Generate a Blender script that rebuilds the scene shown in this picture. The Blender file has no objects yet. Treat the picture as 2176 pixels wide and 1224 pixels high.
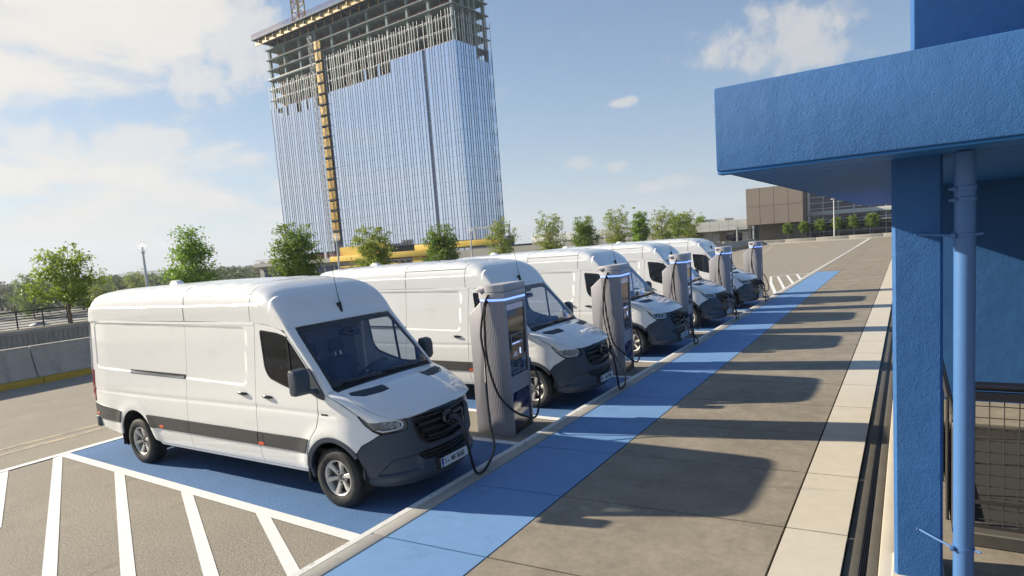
import bpy, bmesh, math, random
import numpy as np
from mathutils import Vector, Matrix
from mathutils.geometry import delaunay_2d_cdt

scene = bpy.context.scene
COL = scene.collection
R = math.radians

# ------------------------------------------------------------------ camera
cam_d = bpy.data.cameras.new("camera"); cam = bpy.data.objects.new("camera", cam_d); COL.objects.link(cam)
cam_d.sensor_width = 36.0; cam_d.sensor_fit = 'HORIZONTAL'
cam_d.lens = 1341.0 / 2176 * 36.0
cam_d.shift_y = 57.7 / 2176
cam_d.clip_start = 0.05; cam_d.clip_end = 9000
YAW, PITCH, ROLL = 2.1361, 0.1095, -0.0745
_f = Vector((math.cos(YAW)*math.cos(PITCH), math.sin(YAW)*math.cos(PITCH), -math.sin(PITCH)))
_r = Vector((math.sin(YAW), -math.cos(YAW), 0)); _u = _r.cross(_f)
_r2 = _r*math.cos(ROLL) + _u*math.sin(ROLL); _u2 = -_r*math.sin(ROLL) + _u*math.cos(ROLL)
_m = Matrix((( _r2.x, _u2.x, -_f.x), (_r2.y, _u2.y, -_f.y), (_r2.z, _u2.z, -_f.z))).to_4x4()
_m.translation = Vector((5.6846, -5.8601, 2.9136))
cam.matrix_world = _m
scene.camera = cam

# ------------------------------------------------------------------ sun, sky, exposure
SUN_DIR = Vector((-5.4, -1.2, 2.48)).normalized()          # towards the sun
SUN_EL = math.asin(SUN_DIR.z); SUN_AZ = math.atan2(SUN_DIR.y, SUN_DIR.x)
sun_d = bpy.data.lights.new("sun", 'SUN'); sun = bpy.data.objects.new("sun", sun_d); COL.objects.link(sun)
sun_d.energy = 5.0; sun_d.angle = R(0.6); sun_d.color = (1.0, 0.895, 0.72)
sun.rotation_euler = SUN_DIR.to_track_quat('Z', 'Y').to_euler()

world = bpy.data.worlds.new("World"); scene.world = world; world.use_nodes = True
def build_world():
    nt = world.node_tree; nt.nodes.clear(); N = nt.nodes; L = nt.links
    out = N.new('ShaderNodeOutputWorld'); bg = N.new('ShaderNodeBackground')
    sky = N.new('ShaderNodeTexSky'); sky.sky_type = 'NISHITA'; sky.sun_disc = False
    sky.sun_elevation = SUN_EL; sky.sun_rotation = math.pi/2 - SUN_AZ
    sky.altitude = 100; sky.air_density = 1.0; sky.dust_density = 0.35; sky.ozone_density = 2.2
    tc = N.new('ShaderNodeTexCoord'); sep = N.new('ShaderNodeSeparateXYZ'); L.new(tc.outputs['Generated'], sep.inputs[0])
    def M(op, a, b=None, c=None, clamp=False):
        n = N.new('ShaderNodeMath'); n.operation = op; n.use_clamp = clamp
        for i, v in enumerate((a, b, c)):
            if v is None: continue
            if isinstance(v, (int, float)): n.inputs[i].default_value = v
            else: L.new(v, n.inputs[i])
        return n.outputs[0]
    def VM(op, a, b):
        n = N.new('ShaderNodeVectorMath'); n.operation = op
        for i, v in enumerate((a, b)):
            if isinstance(v, (tuple, list)): n.inputs[i].default_value = v
            else: L.new(v, n.inputs[i])
        return n
    zc = M('ADD', M('MAXIMUM', sep.outputs['Z'], 0.0), 0.20)
    comb = N.new('ShaderNodeCombineXYZ'); L.new(M('DIVIDE', sep.outputs['X'], zc), comb.inputs[0]); L.new(M('DIVIDE', sep.outputs['Y'], zc), comb.inputs[1])
    n1 = N.new('ShaderNodeTexNoise'); n1.inputs['Scale'].default_value = 1.5; n1.inputs['Detail'].default_value = 9; n1.inputs['Roughness'].default_value = 0.60; n1.inputs['Distortion'].default_value = 0.35
    L.new(VM('ADD', comb.outputs[0], (3.1, 7.7, 1.3)).outputs[0], n1.inputs['Vector'])
    n2 = N.new('ShaderNodeTexNoise'); n2.inputs['Scale'].default_value = 0.42; n2.inputs['Detail'].default_value = 3
    L.new(VM('ADD', comb.outputs[0], (1.0, 4.0, 0.0)).outputs[0], n2.inputs['Vector'])
    # the cloud sheet is broken overhead and thins out away from the west
    west = M('MULTIPLY_ADD', M('MULTIPLY', sep.outputs['X'], -1.0), 0.5, 0.5)
    westr = N.new('ShaderNodeMapRange'); L.new(west, westr.inputs[0]); westr.inputs[1].default_value = 0.62; westr.inputs[2].default_value = 0.93
    westr.inputs[3].default_value = -0.24; westr.inputs[4].default_value = 0.13
    cov = M('ADD', M('ADD', n1.outputs[0], M('MULTIPLY', M('SUBTRACT', n2.outputs[0], 0.5), 0.35)), westr.outputs[0])
    r1 = N.new('ShaderNodeMapRange'); r1.interpolation_type = 'SMOOTHSTEP'; L.new(cov, r1.inputs[0])
    r1.inputs[1].default_value = 0.51; r1.inputs[2].default_value = 0.68
    # single cumulus puffs, each a soft ball of directions broken up by noise
    n3 = N.new('ShaderNodeTexNoise'); n3.inputs['Scale'].default_value = 9.0; n3.inputs['Detail'].default_value = 8; n3.inputs['Roughness'].default_value = 0.62
    L.new(tc.outputs['Generated'], n3.inputs['Vector'])
    n4 = N.new('ShaderNodeTexNoise'); n4.inputs['Scale'].default_value = 30.0; n4.inputs['Detail'].default_value = 6; n4.inputs['Roughness'].default_value = 0.6
    L.new(tc.outputs['Generated'], n4.inputs['Vector'])
    puffs = None
    for (dx, dy, dz, sx, sz) in PUFFS:
        d = VM('SUBTRACT', tc.outputs['Generated'], (dx, dy, dz)); s = N.new('ShaderNodeSeparateXYZ'); L.new(d.outputs[0], s.inputs[0])
        h = math.hypot(dx, dy); tx, ty = -dy/h, dx/h
        lat = M('ADD', M('MULTIPLY', s.outputs[0], tx), M('MULTIPLY', s.outputs[1], ty))
        q = M('ADD', M('POWER', M('ABSOLUTE', M('DIVIDE', lat, sx)), 2.0), M('POWER', M('ABSOLUTE', M('DIVIDE', s.outputs[2], sz)), 2.0))
        v = M('SUBTRACT', 1.0, q)
        puffs = v if puffs is None else M('MAXIMUM', puffs, v)
    pf = M('ADD', M('ADD', M('MAXIMUM', puffs, -1.6), M('MULTIPLY', M('SUBTRACT', n3.outputs[0], 0.5), 3.2)), M('MULTIPLY', M('SUBTRACT', n4.outputs[0], 0.5), 2.6))
    r2 = N.new('ShaderNodeMapRange'); r2.interpolation_type = 'SMOOTHSTEP'; L.new(pf, r2.inputs[0])
    r2.inputs[1].default_value = 0.05; r2.inputs[2].default_value = 1.15; r2.inputs[4].default_value = 0.80
    fac = M('MAXIMUM', r1.outputs[0], r2.outputs[0])
    fac = M('MULTIPLY', fac, 0.90)
    # cloud light: shaded grey below, warm white above, brighter the nearer the sun as all thin cloud is
    dots = VM('DOT_PRODUCT', tc.outputs['Generated'], tuple(SUN_DIR))
    glow = M('POWER', M('MULTIPLY_ADD', dots.outputs['Value'], 0.5, 0.5), 3.0)
    lum = M('MULTIPLY', M('ADD', M('MULTIPLY', glow, 1.3), 4.75), M('MULTIPLY_ADD', n1.outputs[0], 0.35, 0.82))
    ccol = VM('SCALE', (1.05, .985, .89), (0, 0, 0)); L.new(lum, ccol.inputs['Scale'])
    mix = N.new('ShaderNodeMix'); mix.data_type = 'RGBA'; L.new(fac, mix.inputs[0]); tint = VM('MULTIPLY', sky.outputs[0], (.84, .97, 1.16)); den = VM('ADD', VM('MULTIPLY', tint.outputs[0], (.065, .065, .065)).outputs[0], (1.0, 1.0, 1.0)); soft = VM('DIVIDE', tint.outputs[0], den.outputs[0])
    L.new(soft.outputs[0], mix.inputs[6]); L.new(ccol.outputs[0], mix.inputs[7])
    hz = M('POWER', 2.718, M('MULTIPLY', M('MAXIMUM', sep.outputs['Z'], 0.0), -7.0))
    hl = M('ADD', M('MULTIPLY', glow, 2.0), 3.8)
    wm = N.new('ShaderNodeMix'); wm.data_type = 'RGBA'; L.new(glow, wm.inputs[0]); wm.inputs[6].default_value = (.74, .93, 1.22, 1); wm.inputs[7].default_value = (1.08, .985, .86, 1)
    hcol = VM('SCALE', (1, 1, 1), (0, 0, 0)); L.new(wm.outputs[2], hcol.inputs[0]); L.new(hl, hcol.inputs['Scale'])
    mix2 = N.new('ShaderNodeMix'); mix2.data_type = 'RGBA'; L.new(M('MULTIPLY', M('ADD', M('MULTIPLY', hz, .52), .06), 1.0), mix2.inputs[0]); L.new(mix.outputs[2], mix2.inputs[6]); L.new(hcol.outputs[0], mix2.inputs[7])
    L.new(mix2.outputs[2], bg.inputs['Color']); bg.inputs['Strength'].default_value = 0.078
    L.new(bg.outputs[0], out.inputs[0])
def _dir(u, v):
    d = _f + _r2*((u-1088)/1341.0) - _u2*((v-669.7)/1341.0); d.normalize(); return d
PUFFS = []
for (u, v, sx, sz) in ((1580, 105, .115, .045), (1680, 60, .10, .05), (1760, 110, .075, .022), (1322, 218, .022, .009), (1338, 212, .014, .007), (1238, 348, .034, .014), (1306, 356, .030, .012), (1400, 395, .06, .013), (1440, 385, .04, .013),
                       (120, 110, .10, .06), (440, 60, .11, .10), (480, 130, .09, .06), (150, 330, .2, .05), (350, 300, .05, .02)):
    d = _dir(u, v); PUFFS.append((d.x, d.y, d.z, sx, sz))
build_world()
vs = scene.view_settings; vs.view_transform = 'Standard'; vs.look = 'None'; vs.exposure = 0.97; vs.gamma = 1.0; vs.use_curve_mapping = False
scene.cycles.use_denoising = True
world.cycles.sampling_method = 'MANUAL'; world.cycles.sample_map_resolution = 1024
scene.cycles.max_bounces = 6; scene.cycles.transparent_max_bounces = 12
scene.cycles.sample_clamp_indirect = 6.0
scene.cycles.caustics_reflective = False; scene.cycles.caustics_refractive = False

# ------------------------------------------------------------------ helpers
def tag(o, label=None, cat=None, group=None, kind=None):
    if label: o['label'] = label
    if cat: o['category'] = cat
    if group: o['group'] = group
    if kind: o['kind'] = kind
    return o
def empty(name, loc=(0, 0, 0), rz=0, parent=None):
    o = bpy.data.objects.new(name, None); COL.objects.link(o); o.location = loc; o.rotation_euler = (0, 0, rz)
    o.empty_display_size = 0.2
    if parent: o.parent = parent
    return o
def link(name, mesh, mat=None, parent=None, loc=None):
    o = bpy.data.objects.new(name, mesh); COL.objects.link(o)
    if mat is not None and not mesh.materials: mesh.materials.append(mat)
    if parent: o.parent = parent
    if loc is not None: o.location = loc
    return o
def copy_tree(o, parent=None):
    c = o.copy(); COL.objects.link(c); c.parent = parent
    for k, v in o.items():
        if k in ('label', 'category', 'group', 'kind'): c[k] = v
    for ch in list(o.children): copy_tree(ch, c)
    return c

class MB:
    def __init__(s): s.v = []; s.f = []; s.m = []
    def add(s, vs, fs, mi=0):
        b = len(s.v); s.v += [tuple(v) for v in vs]; s.f += [tuple(b+i for i in f) for f in fs]; s.m += [mi]*len(fs); return s
    def box(s, x0, x1, y0, y1, z0, z1, mi=0):
        return s.add([(x0,y0,z0),(x1,y0,z0),(x1,y1,z0),(x0,y1,z0),(x0,y0,z1),(x1,y0,z1),(x1,y1,z1),(x0,y1,z1)],
                     [(3,2,1,0),(4,5,6,7),(0,1,5,4),(1,2,6,5),(2,3,7,6),(3,0,4,7)], mi)
    def hexa(s, p, mi=0):   # 8 points: bottom ring, top ring
        return s.add(p, [(3,2,1,0),(4,5,6,7),(0,1,5,4),(1,2,6,5),(2,3,7,6),(3,0,4,7)], mi)
    def prism(s, pts, z0, z1, mi=0):       # pts ccw in xy
        n = len(pts)
        return s.add([(x,y,z0) for x,y in pts]+[(x,y,z1) for x,y in pts],
                     [tuple(range(n-1,-1,-1)), tuple(range(n,2*n))]+[(i,(i+1)%n,n+(i+1)%n,n+i) for i in range(n)], mi)
    def tube(s, pts, r, seg=8, caps=True, mi=0):
        pts = [Vector(p) for p in pts]; n = len(pts); rs = r if isinstance(r, (list, tuple)) else [r]*n
        base = len(s.v); prev = None
        for i, p in enumerate(pts):
            t = (pts[min(i+1,n-1)]-pts[max(i-1,0)]).normalized()
            if prev is None:
                a = Vector((0,0,1)) if abs(t.z) < .9 else Vector((1,0,0)); u = t.cross(a).normalized()
            else:
                u = (prev - t*prev.dot(t)).normalized()
            prev = u; w = t.cross(u)
            for k in range(seg):
                a = 2*math.pi*k/seg; q = p+(u*math.cos(a)+w*math.sin(a))*rs[i]; s.v.append(tuple(q))
        for i in range(n-1):
            for k in range(seg):
                a = base+i*seg+k; b = base+i*seg+(k+1)%seg; s.f.append((a,b,b+seg,a+seg)); s.m.append(mi)
        if caps:
            s.f.append(tuple(base+k for k in range(seg-1,-1,-1))); s.f.append(tuple(base+(n-1)*seg+k for k in range(seg))); s.m += [mi, mi]
        return s
    def lathe(s, prof, axis='z', seg=32, c=(0,0,0), mi=0, close=False):   # prof: (radius, height)
        base = len(s.v); n = len(prof)
        for (r, h) in prof:
            for k in range(seg):
                a = 2*math.pi*k/seg; x, y = r*math.cos(a), r*math.sin(a)
                p = {'z':(x,y,h),'y':(x,h,y),'x':(h,x,y)}[axis]
                s.v.append((p[0]+c[0],p[1]+c[1],p[2]+c[2]))
        for i in range(n-1 if not close else n):
            for k in range(seg):
                a = base+i*seg+k; b = base+i*seg+(k+1)%seg; j = ((i+1)%n-i)*seg
                s.f.append((a,b,b+j,a+j)); s.m.append(mi)
        return s
    def mesh(s, name, mats=(), smooth=None, bevel=0, bseg=2, fix=True):
        me = bpy.data.meshes.new(name); me.from_pydata(s.v, [], s.f)
        for m in mats: me.materials.append(m)
        if any(s.m): me.polygons.foreach_set('material_index', s.m)
        if fix or bevel:
            bm = bmesh.new(); bm.from_mesh(me)
            if fix: bmesh.ops.recalc_face_normals(bm, faces=bm.faces)
            if bevel:
                es = [e for e in bm.edges if len(e.link_faces) == 2 and e.calc_face_angle(0) > R(28)]
                bmesh.ops.bevel(bm, geom=es, offset=bevel, segments=bseg, affect='EDGES', profile=0.5, clamp_overlap=True)
            bm.to_mesh(me); bm.free()
        if smooth is not None:
            me.polygons.foreach_set('use_smooth', [True]*len(me.polygons)); me.set_sharp_from_angle(angle=R(smooth))
        me.update(); return me
    def build(s, name, mat, parent=None, smooth=None, bevel=0, bseg=2, loc=None, fix=True):
        mats = mat if isinstance(mat, (list, tuple)) else ((mat,) if mat else ())
        return link(name, s.mesh(name, mats, smooth, bevel, bseg, fix), None, parent, loc)
def boxo(name, mat, parent, x0, x1, y0, y1, z0, z1, bevel=0, bseg=2, smooth=None):
    return MB().box(x0,x1,y0,y1,z0,z1).build(name, mat, parent, smooth if smooth is not None else (40 if bevel else None), bevel, bseg)
def smoothstep(a, b, x):
    t = min(1, max(0, (x-a)/(b-a))) if a != b else float(x > a); return t*t*(3-2*t)
def interp(tab, x):
    if x <= tab[0][0]: return tab[0][1]
    for (a, va), (b, vb) in zip(tab, tab[1:]):
        if x <= b: return va+(vb-va)*(x-a)/(b-a)
    return tab[-1][1]
def catmull(pts, n=8):
    P = [Vector(p) for p in pts]; out = []
    for i in range(len(P)-1):
        p0 = P[i-1] if i else P[0]*2-P[1]; p1 = P[i]; p2 = P[i+1]; p3 = P[i+2] if i+2 < len(P) else P[-1]*2-P[-2]
        for k in range(n):
            t = k/n; out.append(.5*((2*p1)+(p2-p0)*t+(2*p0-5*p1+4*p2-p3)*t*t+(3*p1-p0-3*p2+p3)*t**3))
    out.append(P[-1]); return out
_textcache = {}
def text_mesh(body, size, align='CENTER', bold=0.0, sx=1.0):
    k = (body, size, align, bold, sx)
    if k in _textcache: return _textcache[k]
    cu = bpy.data.curves.new("lettering", 'FONT'); cu.body = body; cu.size = size; cu.align_x = align; cu.align_y = 'CENTER'; cu.offset = bold; cu.fill_mode = 'FRONT'
    o = bpy.data.objects.new("lettering", cu); COL.objects.link(o)
    dg = bpy.context.evaluated_depsgraph_get(); me = bpy.data.meshes.new_from_object(o.evaluated_get(dg)); me.name = "lettering"
    bpy.data.objects.remove(o); bpy.data.curves.remove(cu)
    if sx != 1.0:
        for v in me.vertices: v.co.x *= sx
    _textcache[k] = me; return me

# ------------------------------------------------------------------ materials
MATS = {}
def mat(name, col, rough=0.6, metal=0.0, spec=0.5, coat=0.0, coat_rough=0.05, noise=None, bump=None, wear=None, emit=None, var=0.0, transl=0.0, ws=False):
    """noise=(scale, amount) colour mottling; bump=(scale, strength, distance); wear=(scale, colour, amount) stains with their own shape."""
    m = bpy.data.materials.new(name); m.use_nodes = True; nt = m.node_tree; N = nt.nodes; L = nt.links
    b = N['Principled BSDF']; b.inputs['Roughness'].default_value = rough; b.inputs['Metallic'].default_value = metal
    b.inputs['Specular IOR Level'].default_value = spec; b.inputs['Coat Weight'].default_value = coat; b.inputs['Coat Roughness'].default_value = coat_rough
    b.inputs['Base Color'].default_value = (*col, 1)
    tc = N.new('ShaderNodeNewGeometry' if ws else 'ShaderNodeTexCoord'); src = tc.outputs['Position' if ws else 'Object']
    cur = None
    def hsv(colsock, facsock, amt, scale=1.0):
        mx = N.new('ShaderNodeMix'); mx.data_type = 'RGBA'; mx.blend_type = 'MULTIPLY'; mx.inputs[0].default_value = 1.0
        mr = N.new('ShaderNodeMapRange'); L.new(facsock, mr.inputs[0]); mr.inputs[1].default_value = 0.25; mr.inputs[2].default_value = 0.75
        mr.inputs[3].default_value = 1-amt; mr.inputs[4].default_value = 1+amt
        cc = N.new('ShaderNodeCombineColor')
        for i in range(3): L.new(mr.outputs[0], cc.inputs[i])
        if colsock is None: mx.inputs[6].default_value = (*col, 1)
        else: L.new(colsock, mx.inputs[6])
        L.new(cc.outputs[0], mx.inputs[7]); return mx.outputs[2]
    for (sc_, am_) in (noise if isinstance(noise, list) else ([noise] if noise else [])):
        n = N.new('ShaderNodeTexNoise'); n.inputs['Scale'].default_value = sc_; n.inputs['Detail'].default_value = 5; n.inputs['Roughness'].default_value = .6
        L.new(src, n.inputs['Vector']); cur = hsv(cur, n.outputs[0], am_)
    if var:
        oi = N.new('ShaderNodeObjectInfo'); cur = hsv(cur, oi.outputs['Random'], var)
    for (sc_, wc_, lo_, hi_, st_) in (wear or []):
        mp = N.new('ShaderNodeMapping'); L.new(src, mp.inputs[0]); mp.inputs['Scale'].default_value = st_
        n = N.new('ShaderNodeTexNoise'); n.inputs['Scale'].default_value = sc_; n.inputs['Detail'].default_value = 7; n.inputs['Roughness'].default_value = .65
        L.new(mp.outputs[0], n.inputs['Vector'])
        mr = N.new('ShaderNodeMapRange'); mr.interpolation_type = 'SMOOTHSTEP'; L.new(n.outputs[0], mr.inputs[0]); mr.inputs[1].default_value = lo_; mr.inputs[2].default_value = hi_
        mx = N.new('ShaderNodeMix'); mx.data_type = 'RGBA'; L.new(mr.outputs[0], mx.inputs[0])
        if cur is None: mx.inputs[6].default_value = (*col, 1)
        else: L.new(cur, mx.inputs[6])
        mx.inputs[7].default_value = (*wc_, 1); cur = mx.outputs[2]
    if cur is not None: L.new(cur, b.inputs['Base Color'])
    prev = None
    for (sc_, st_, di_) in (bump if isinstance(bump, list) else ([bump] if bump else [])):
        n = N.new('ShaderNodeTexNoise'); n.inputs['Scale'].default_value = sc_; n.inputs['Detail'].default_value = 4; n.inputs['Roughness'].default_value = .55
        L.new(src, n.inputs['Vector'])
        bp = N.new('ShaderNodeBump'); bp.inputs['Strength'].default_value = st_; bp.inputs['Distance'].default_value = di_
        L.new(n.outputs[0], bp.inputs['Height'])
        if prev: L.new(prev, bp.inputs['Normal'])
        prev = bp.outputs[0]
    if prev: L.new(prev, b.inputs['Normal'])
    if emit: b.inputs['Emission Color'].default_value = (*emit[0], 1); b.inputs['Emission Strength'].default_value = emit[1]
    if transl:
        t = N.new('ShaderNodeBsdfTranslucent'); ms = N.new('ShaderNodeMixShader'); ms.inputs[0].default_value = transl
        if cur is not None: L.new(cur, t.inputs[0])
        else: t.inputs[0].default_value = (*col, 1)
        L.new(b.outputs[0], ms.inputs[1]); L.new(t.outputs[0], ms.inputs[2]); L.new(ms.outputs[0], N['Material Output'].inputs[0])
    MATS[name] = m; return m
def glass(name, tint, refl=1.0, rough=0.0, ior=1.5, col=(1, 1, 1)):
    m = bpy.data.materials.new(name); m.use_nodes = True; nt = m.node_tree; N = nt.nodes; L = nt.links; N.clear()
    o = N.new('ShaderNodeOutputMaterial'); t = N.new('ShaderNodeBsdfTransparent'); t.inputs[0].default_value = (*tint, 1)
    g = N.new('ShaderNodeBsdfGlossy'); g.inputs['Roughness'].default_value = rough; g.inputs['Color'].default_value = (*col, 1)
    fr = N.new('ShaderNodeLayerWeight'); fr.inputs['Blend'].default_value = .5      # the same from both faces of a single sheet
    pw = N.new('ShaderNodeMath'); pw.operation = 'POWER'; pw.inputs[1].default_value = 5.0; L.new(fr.outputs['Facing'], pw.inputs[0])
    sl = N.new('ShaderNodeMath'); sl.operation = 'MULTIPLY_ADD'; sl.inputs[1].default_value = .95; sl.inputs[2].default_value = .05; L.new(pw.outputs[0], sl.inputs[0])
    mu = N.new('ShaderNodeMath'); mu.operation = 'MULTIPLY'; mu.inputs[1].default_value = refl; mu.use_clamp = True; L.new(sl.outputs[0], mu.inputs[0])
    ms = N.new('ShaderNodeMixShader'); L.new(mu.outputs[0], ms.inputs[0]); L.new(t.outputs[0], ms.inputs[1]); L.new(g.outputs[0], ms.inputs[2]); L.new(ms.outputs[0], o.inputs[0])
    MATS[name] = m; return m
UP1 = (1, 1, 1)
mat('paint', (.84, .835, .81), .35, coat=1.0, coat_rough=.04, noise=(3, .012), wear=[(2.6, (.75, .735, .69), .52, .85, (1, 1, 2.2))])
mat('plastic', (.042, .056, .078), .5, noise=[(40, .12), (3, .1)], bump=(900, .15, .001))
mat('strip', (.046, .048, .048), .5, noise=[(6, .15)], wear=[(14, (.11, .10, .085), .5, .85, (1, 1, 3))])
mat('black', (.008, .009, .011), .45)
mat('lamp_back', (.20, .22, .25), .2, metal=.6, noise=(30, .2))
mat('gloss_black', (.006, .007, .010), .12, coat=.6)
mat('grille', (.012, .014, .018), .32)
mat('rubber', (.022, .022, .023), .75, noise=[(30, .2)], wear=[(9, (.075, .068, .058), .48, .8, (1, 1, 1))])
mat('alloy', (.60, .57, .52), .36, metal=.35, noise=(20, .05))
mat('barrel', (.16, .16, .165), .45, metal=.7)
mat('disc', (.22, .21, .2), .4, metal=.8)
mat('chrome', (.75, .75, .76), .1, metal=1.0)
mat('reflector', (.80, .82, .86), .22, metal=.55)
mat('lamp_grey', (.30, .31, .33), .3, metal=.6)
mat('amber', (.75, .10, .02), .25, coat=.5)
mat('red_lens', (.30, .012, .02), .15, coat=1.0)
mat('plate_white', (.78, .78, .76), .35)
mat('plate_blue', (.01, .06, .35), .35)
mat('ink', (.012, .012, .014), .5)
mat('cloth', (.045, .055, .085), .9, noise=(60, .2))
mat('dash', (.05, .062, .085), .65, noise=(30, .1))
mat('bulkhead', (.20, .215, .24), .6, noise=(4, .05))
mat('under', (.012, .012, .013), .8)
glass('windscreen_glass', (.86, .90, .95), 1.8, col=(.45, .66, 1.0))
glass('side_glass', (.46, .51, .55), 1.0)
glass('lamp_glass', (.93, .94, .95), 1.0)

mat('asphalt', (.285, .255, .208), .92, spec=.3, noise=[(1.1, .07), (36, .34), (75, .36), (170, .42)], bump=[(60, .6, .013), (180, .5, .006)], wear=[(.9, (.335, .302, .25), .52, .75, (1, 1, 1)), (2.3, (.215, .19, .16), .58, .72, (1, .35, 1))], ws=True)
mat('blue_asphalt', (.082, .180, .365), .85, spec=.35, noise=[(1.5, .06), (36, .16), (75, .22), (150, .28)], bump=[(75, .6, .012)], wear=[(260, (.035, .07, .15), .60, .68, (1, 1, 1)), (1.3, (.060, .135, .275), .55, .75, (.4, 1.6, 1)), (4, (.03, .055, .10), .70, .80, (1, 1, 1))], ws=True)
mat('line_white', (.74, .74, .72), .8, noise=[(4, .06), (120, .12)], bump=[(150, .4, .006)], wear=[(170, (.30, .28, .25), .60, .68, (1, 1, 1)), (3.1, (.45, .43, .40), .62, .8, (1, 1, 1))], ws=True)
mat('line_tan', (.44, .37, .24), .9, noise=[(2, .1), (150, .35)], bump=[(150, .4, .006)], wear=[(3, (.285, .255, .208), .42, .62, (1, 1, 1))], ws=True)
mat('slab_grey', (.258, .222, .172), .85, spec=.35, noise=[(.7, .18), (3, .16), (14, .14), (50, .10), (150, .16)], bump=[(220, .25, .003)], wear=[(1.6, (.19, .163, .13), .55, .78, (1, 1, 1)), (7, (.33, .29, .23), .60, .80, (1, 1, 1)), (42, (.10, .088, .075), .70, .76, (1, 1, 1))], ws=True)
mat('slab_blue', (.145, .280, .50), .75, spec=.4, noise=[(1.0, .06), (6, .05), (160, .07)], bump=[(220, .25, .003)], wear=[(2.2, (.115, .23, .43), .52, .75, (1, 1, 1)), (11, (.19, .33, .55), .66, .80, (1, 1, 1))], ws=True)
mat('slab_pale', (.56, .50, .405), .85, noise=[(1.2, .05), (7, .05), (150, .07)], bump=[(220, .25, .003)], wear=[(3.0, (.44, .38, .305), .62, .85, (1, 1, 1))], ws=True)
mat('kerb', (.40, .375, .335), .85, noise=[(2, .08), (60, .10)], bump=[(160, .3, .004)], wear=[(5, (.25, .23, .20), .56, .74, (1, 1, 1))], ws=True)
mat('kerb_paint', (.68, .67, .64), .8, noise=[(3, .06), (90, .1)], bump=[(160, .3, .004)], wear=[(9, (.40, .375, .335), .56, .66, (1, 1, 1))], ws=True)
mat('shaded_dirty_concrete', (.075, .068, .058), .9, noise=[(1.5, .2), (12, .15)], bump=[(60, .3, .006)], wear=[(3, (.05, .048, .04), .5, .7, (1, 1, .5))], ws=True)  # shade of the stair well put into the dark base colour, with dirt
mat('joint', (.030, .027, .024), .95)
mat('drain', (.10, .088, .070), .8, noise=[(3, .15), (60, .2)], bump=[(120, .3, .004)], ws=True)
mat('drain_steel', (.035, .035, .04), .4, metal=.6)
mat('concrete', (.36, .335, .30), .88, noise=[(.9, .12), (9, .10), (80, .08)], bump=[(60, .3, .006)], wear=[(1.3, (.16, .145, .125), .52, .80, (1, 1, .25)), (5, (.38, .35, .31), .62, .8, (1, 1, 1))], ws=True)
mat('yellow_kerb', (.40, .27, .035), .8, noise=[(3, .15), (50, .12)], wear=[(4, (.24, .20, .12), .58, .75, (1, 1, 1))], bump=[(80, .3, .005)], ws=True)
mat('stucco_blue', (.028, .116, .310), .66, spec=.35, noise=[(1.1, .12), (30, .07)], bump=[(85, .5, .0065), (210, .45, .003), (5, .3, .03)], wear=[(2.2, (.020, .100, .29), .50, .80, (1, 1, .5)), (6, (.045, .14, .33), .62, .80, (1, 1, .18))], ws=True)
mat('soffit_blue', (.010, .14, .42), .6, noise=[(1.3, .06)], bump=[(18, .15, .006), (90, .2, .003)], ws=True)
mat('blue_paint', (.062, .16, .37), .42, spec=.5, noise=[(6, .05)], bump=[(25, .08, .004)], wear=[(30, (.14, .27, .55), .70, .78, (1, 1, .3))], ws=True)
mat('rail_black', (.012, .014, .024), .35)
mat('mesh_steel', (.075, .068, .062), .5, metal=.5)
mat('fence_black', (.010, .012, .020), .45)
mat('charger', (.345, .335, .362), .42, metal=.35, noise=(6, .03), bump=(500, .05, .001))
mat('charger_cap', (.46, .44, .455), .4, metal=.2, noise=(6, .03))
mat('led', (.3, .42, .9), .4, emit=((.22, .38, 1.0), .75))
mat('screen', (.006, .008, .014), .08, coat=.5)
mat('screen_blue', (.010, .012, .075), .06, coat=.6)
mat('screen_lit', (.05, .06, .09), .2, emit=((.16, .19, .30), .35))
mat('screen_tan', (.05, .04, .03), .2, emit=((.30, .20, .12), .07))
mat('text_lit', (.4, .5, .9), .4, emit=((.45, .58, 1.0), .7))
mat('perforated', (.40, .38, .40), .45, metal=.3)
mat('cable', (.010, .011, .014), .45)
mat('plug', (.014, .020, .034), .35)
mat('steel_grey', (.30, .32, .33), .45, metal=.4)
mat('white_metal', (.72, .73, .74), .4)
mat('bark', (.17, .13, .095), .9, noise=[(12, .2)], bump=[(40, .5, .02)])
for _k, _c in enumerate(((.27, .36, .05), (.23, .36, .06), (.19, .28, .045), (.29, .35, .065), (.23, .36, .045))):
    mat('leaf%d' % _k, _c, .55, spec=.3, noise=[(1.7, .30), (.6, .18)], transl=.42)
mat('wood_leaf', (.14, .18, .075), .8, noise=[(.05, .35), (.4, .25)], wear=[(.035, (.17, .155, .11), .50, .62, (1, 1, 1)), (.05, (.20, .24, .075), .56, .68, (1, 1, 1))], transl=.25, ws=True)
mat('terrain', (.085, .095, .055), .95, noise=[(.02, .25), (.3, .15)], ws=True)
mat('far_asphalt', (.24, .235, .225), .95, noise=[(.05, .15), (.6, .1)], ws=True)
mat('soil', (.10, .085, .06), .95, noise=[(3, .2)], bump=[(20, .5, .03)])
mat('tower_concrete', (.215, .27, .265), .85, noise=[(.25, .08), (1.5, .06)])
mat('rust_net', (.30, .065, .042), .9, noise=[(.4, .25)])
mat('orange_board', (.55, .24, .07), .8, noise=[(.4, .15)])
mat('hoist_yellow', (.66, .37, .015), .5, noise=[(1.2, .12)])
mat('crane_yellow', (.52, .31, .04), .5)
mat('formwork', (.040, .062, .095), .7, noise=[(.3, .2)])
mat('upright', (.68, .69, .68), .4, metal=.2)
mat('mullion', (.16, .20, .28), .45, metal=.2)
mat('dark_glass', (.015, .03, .09), .12, coat=.5)
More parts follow.
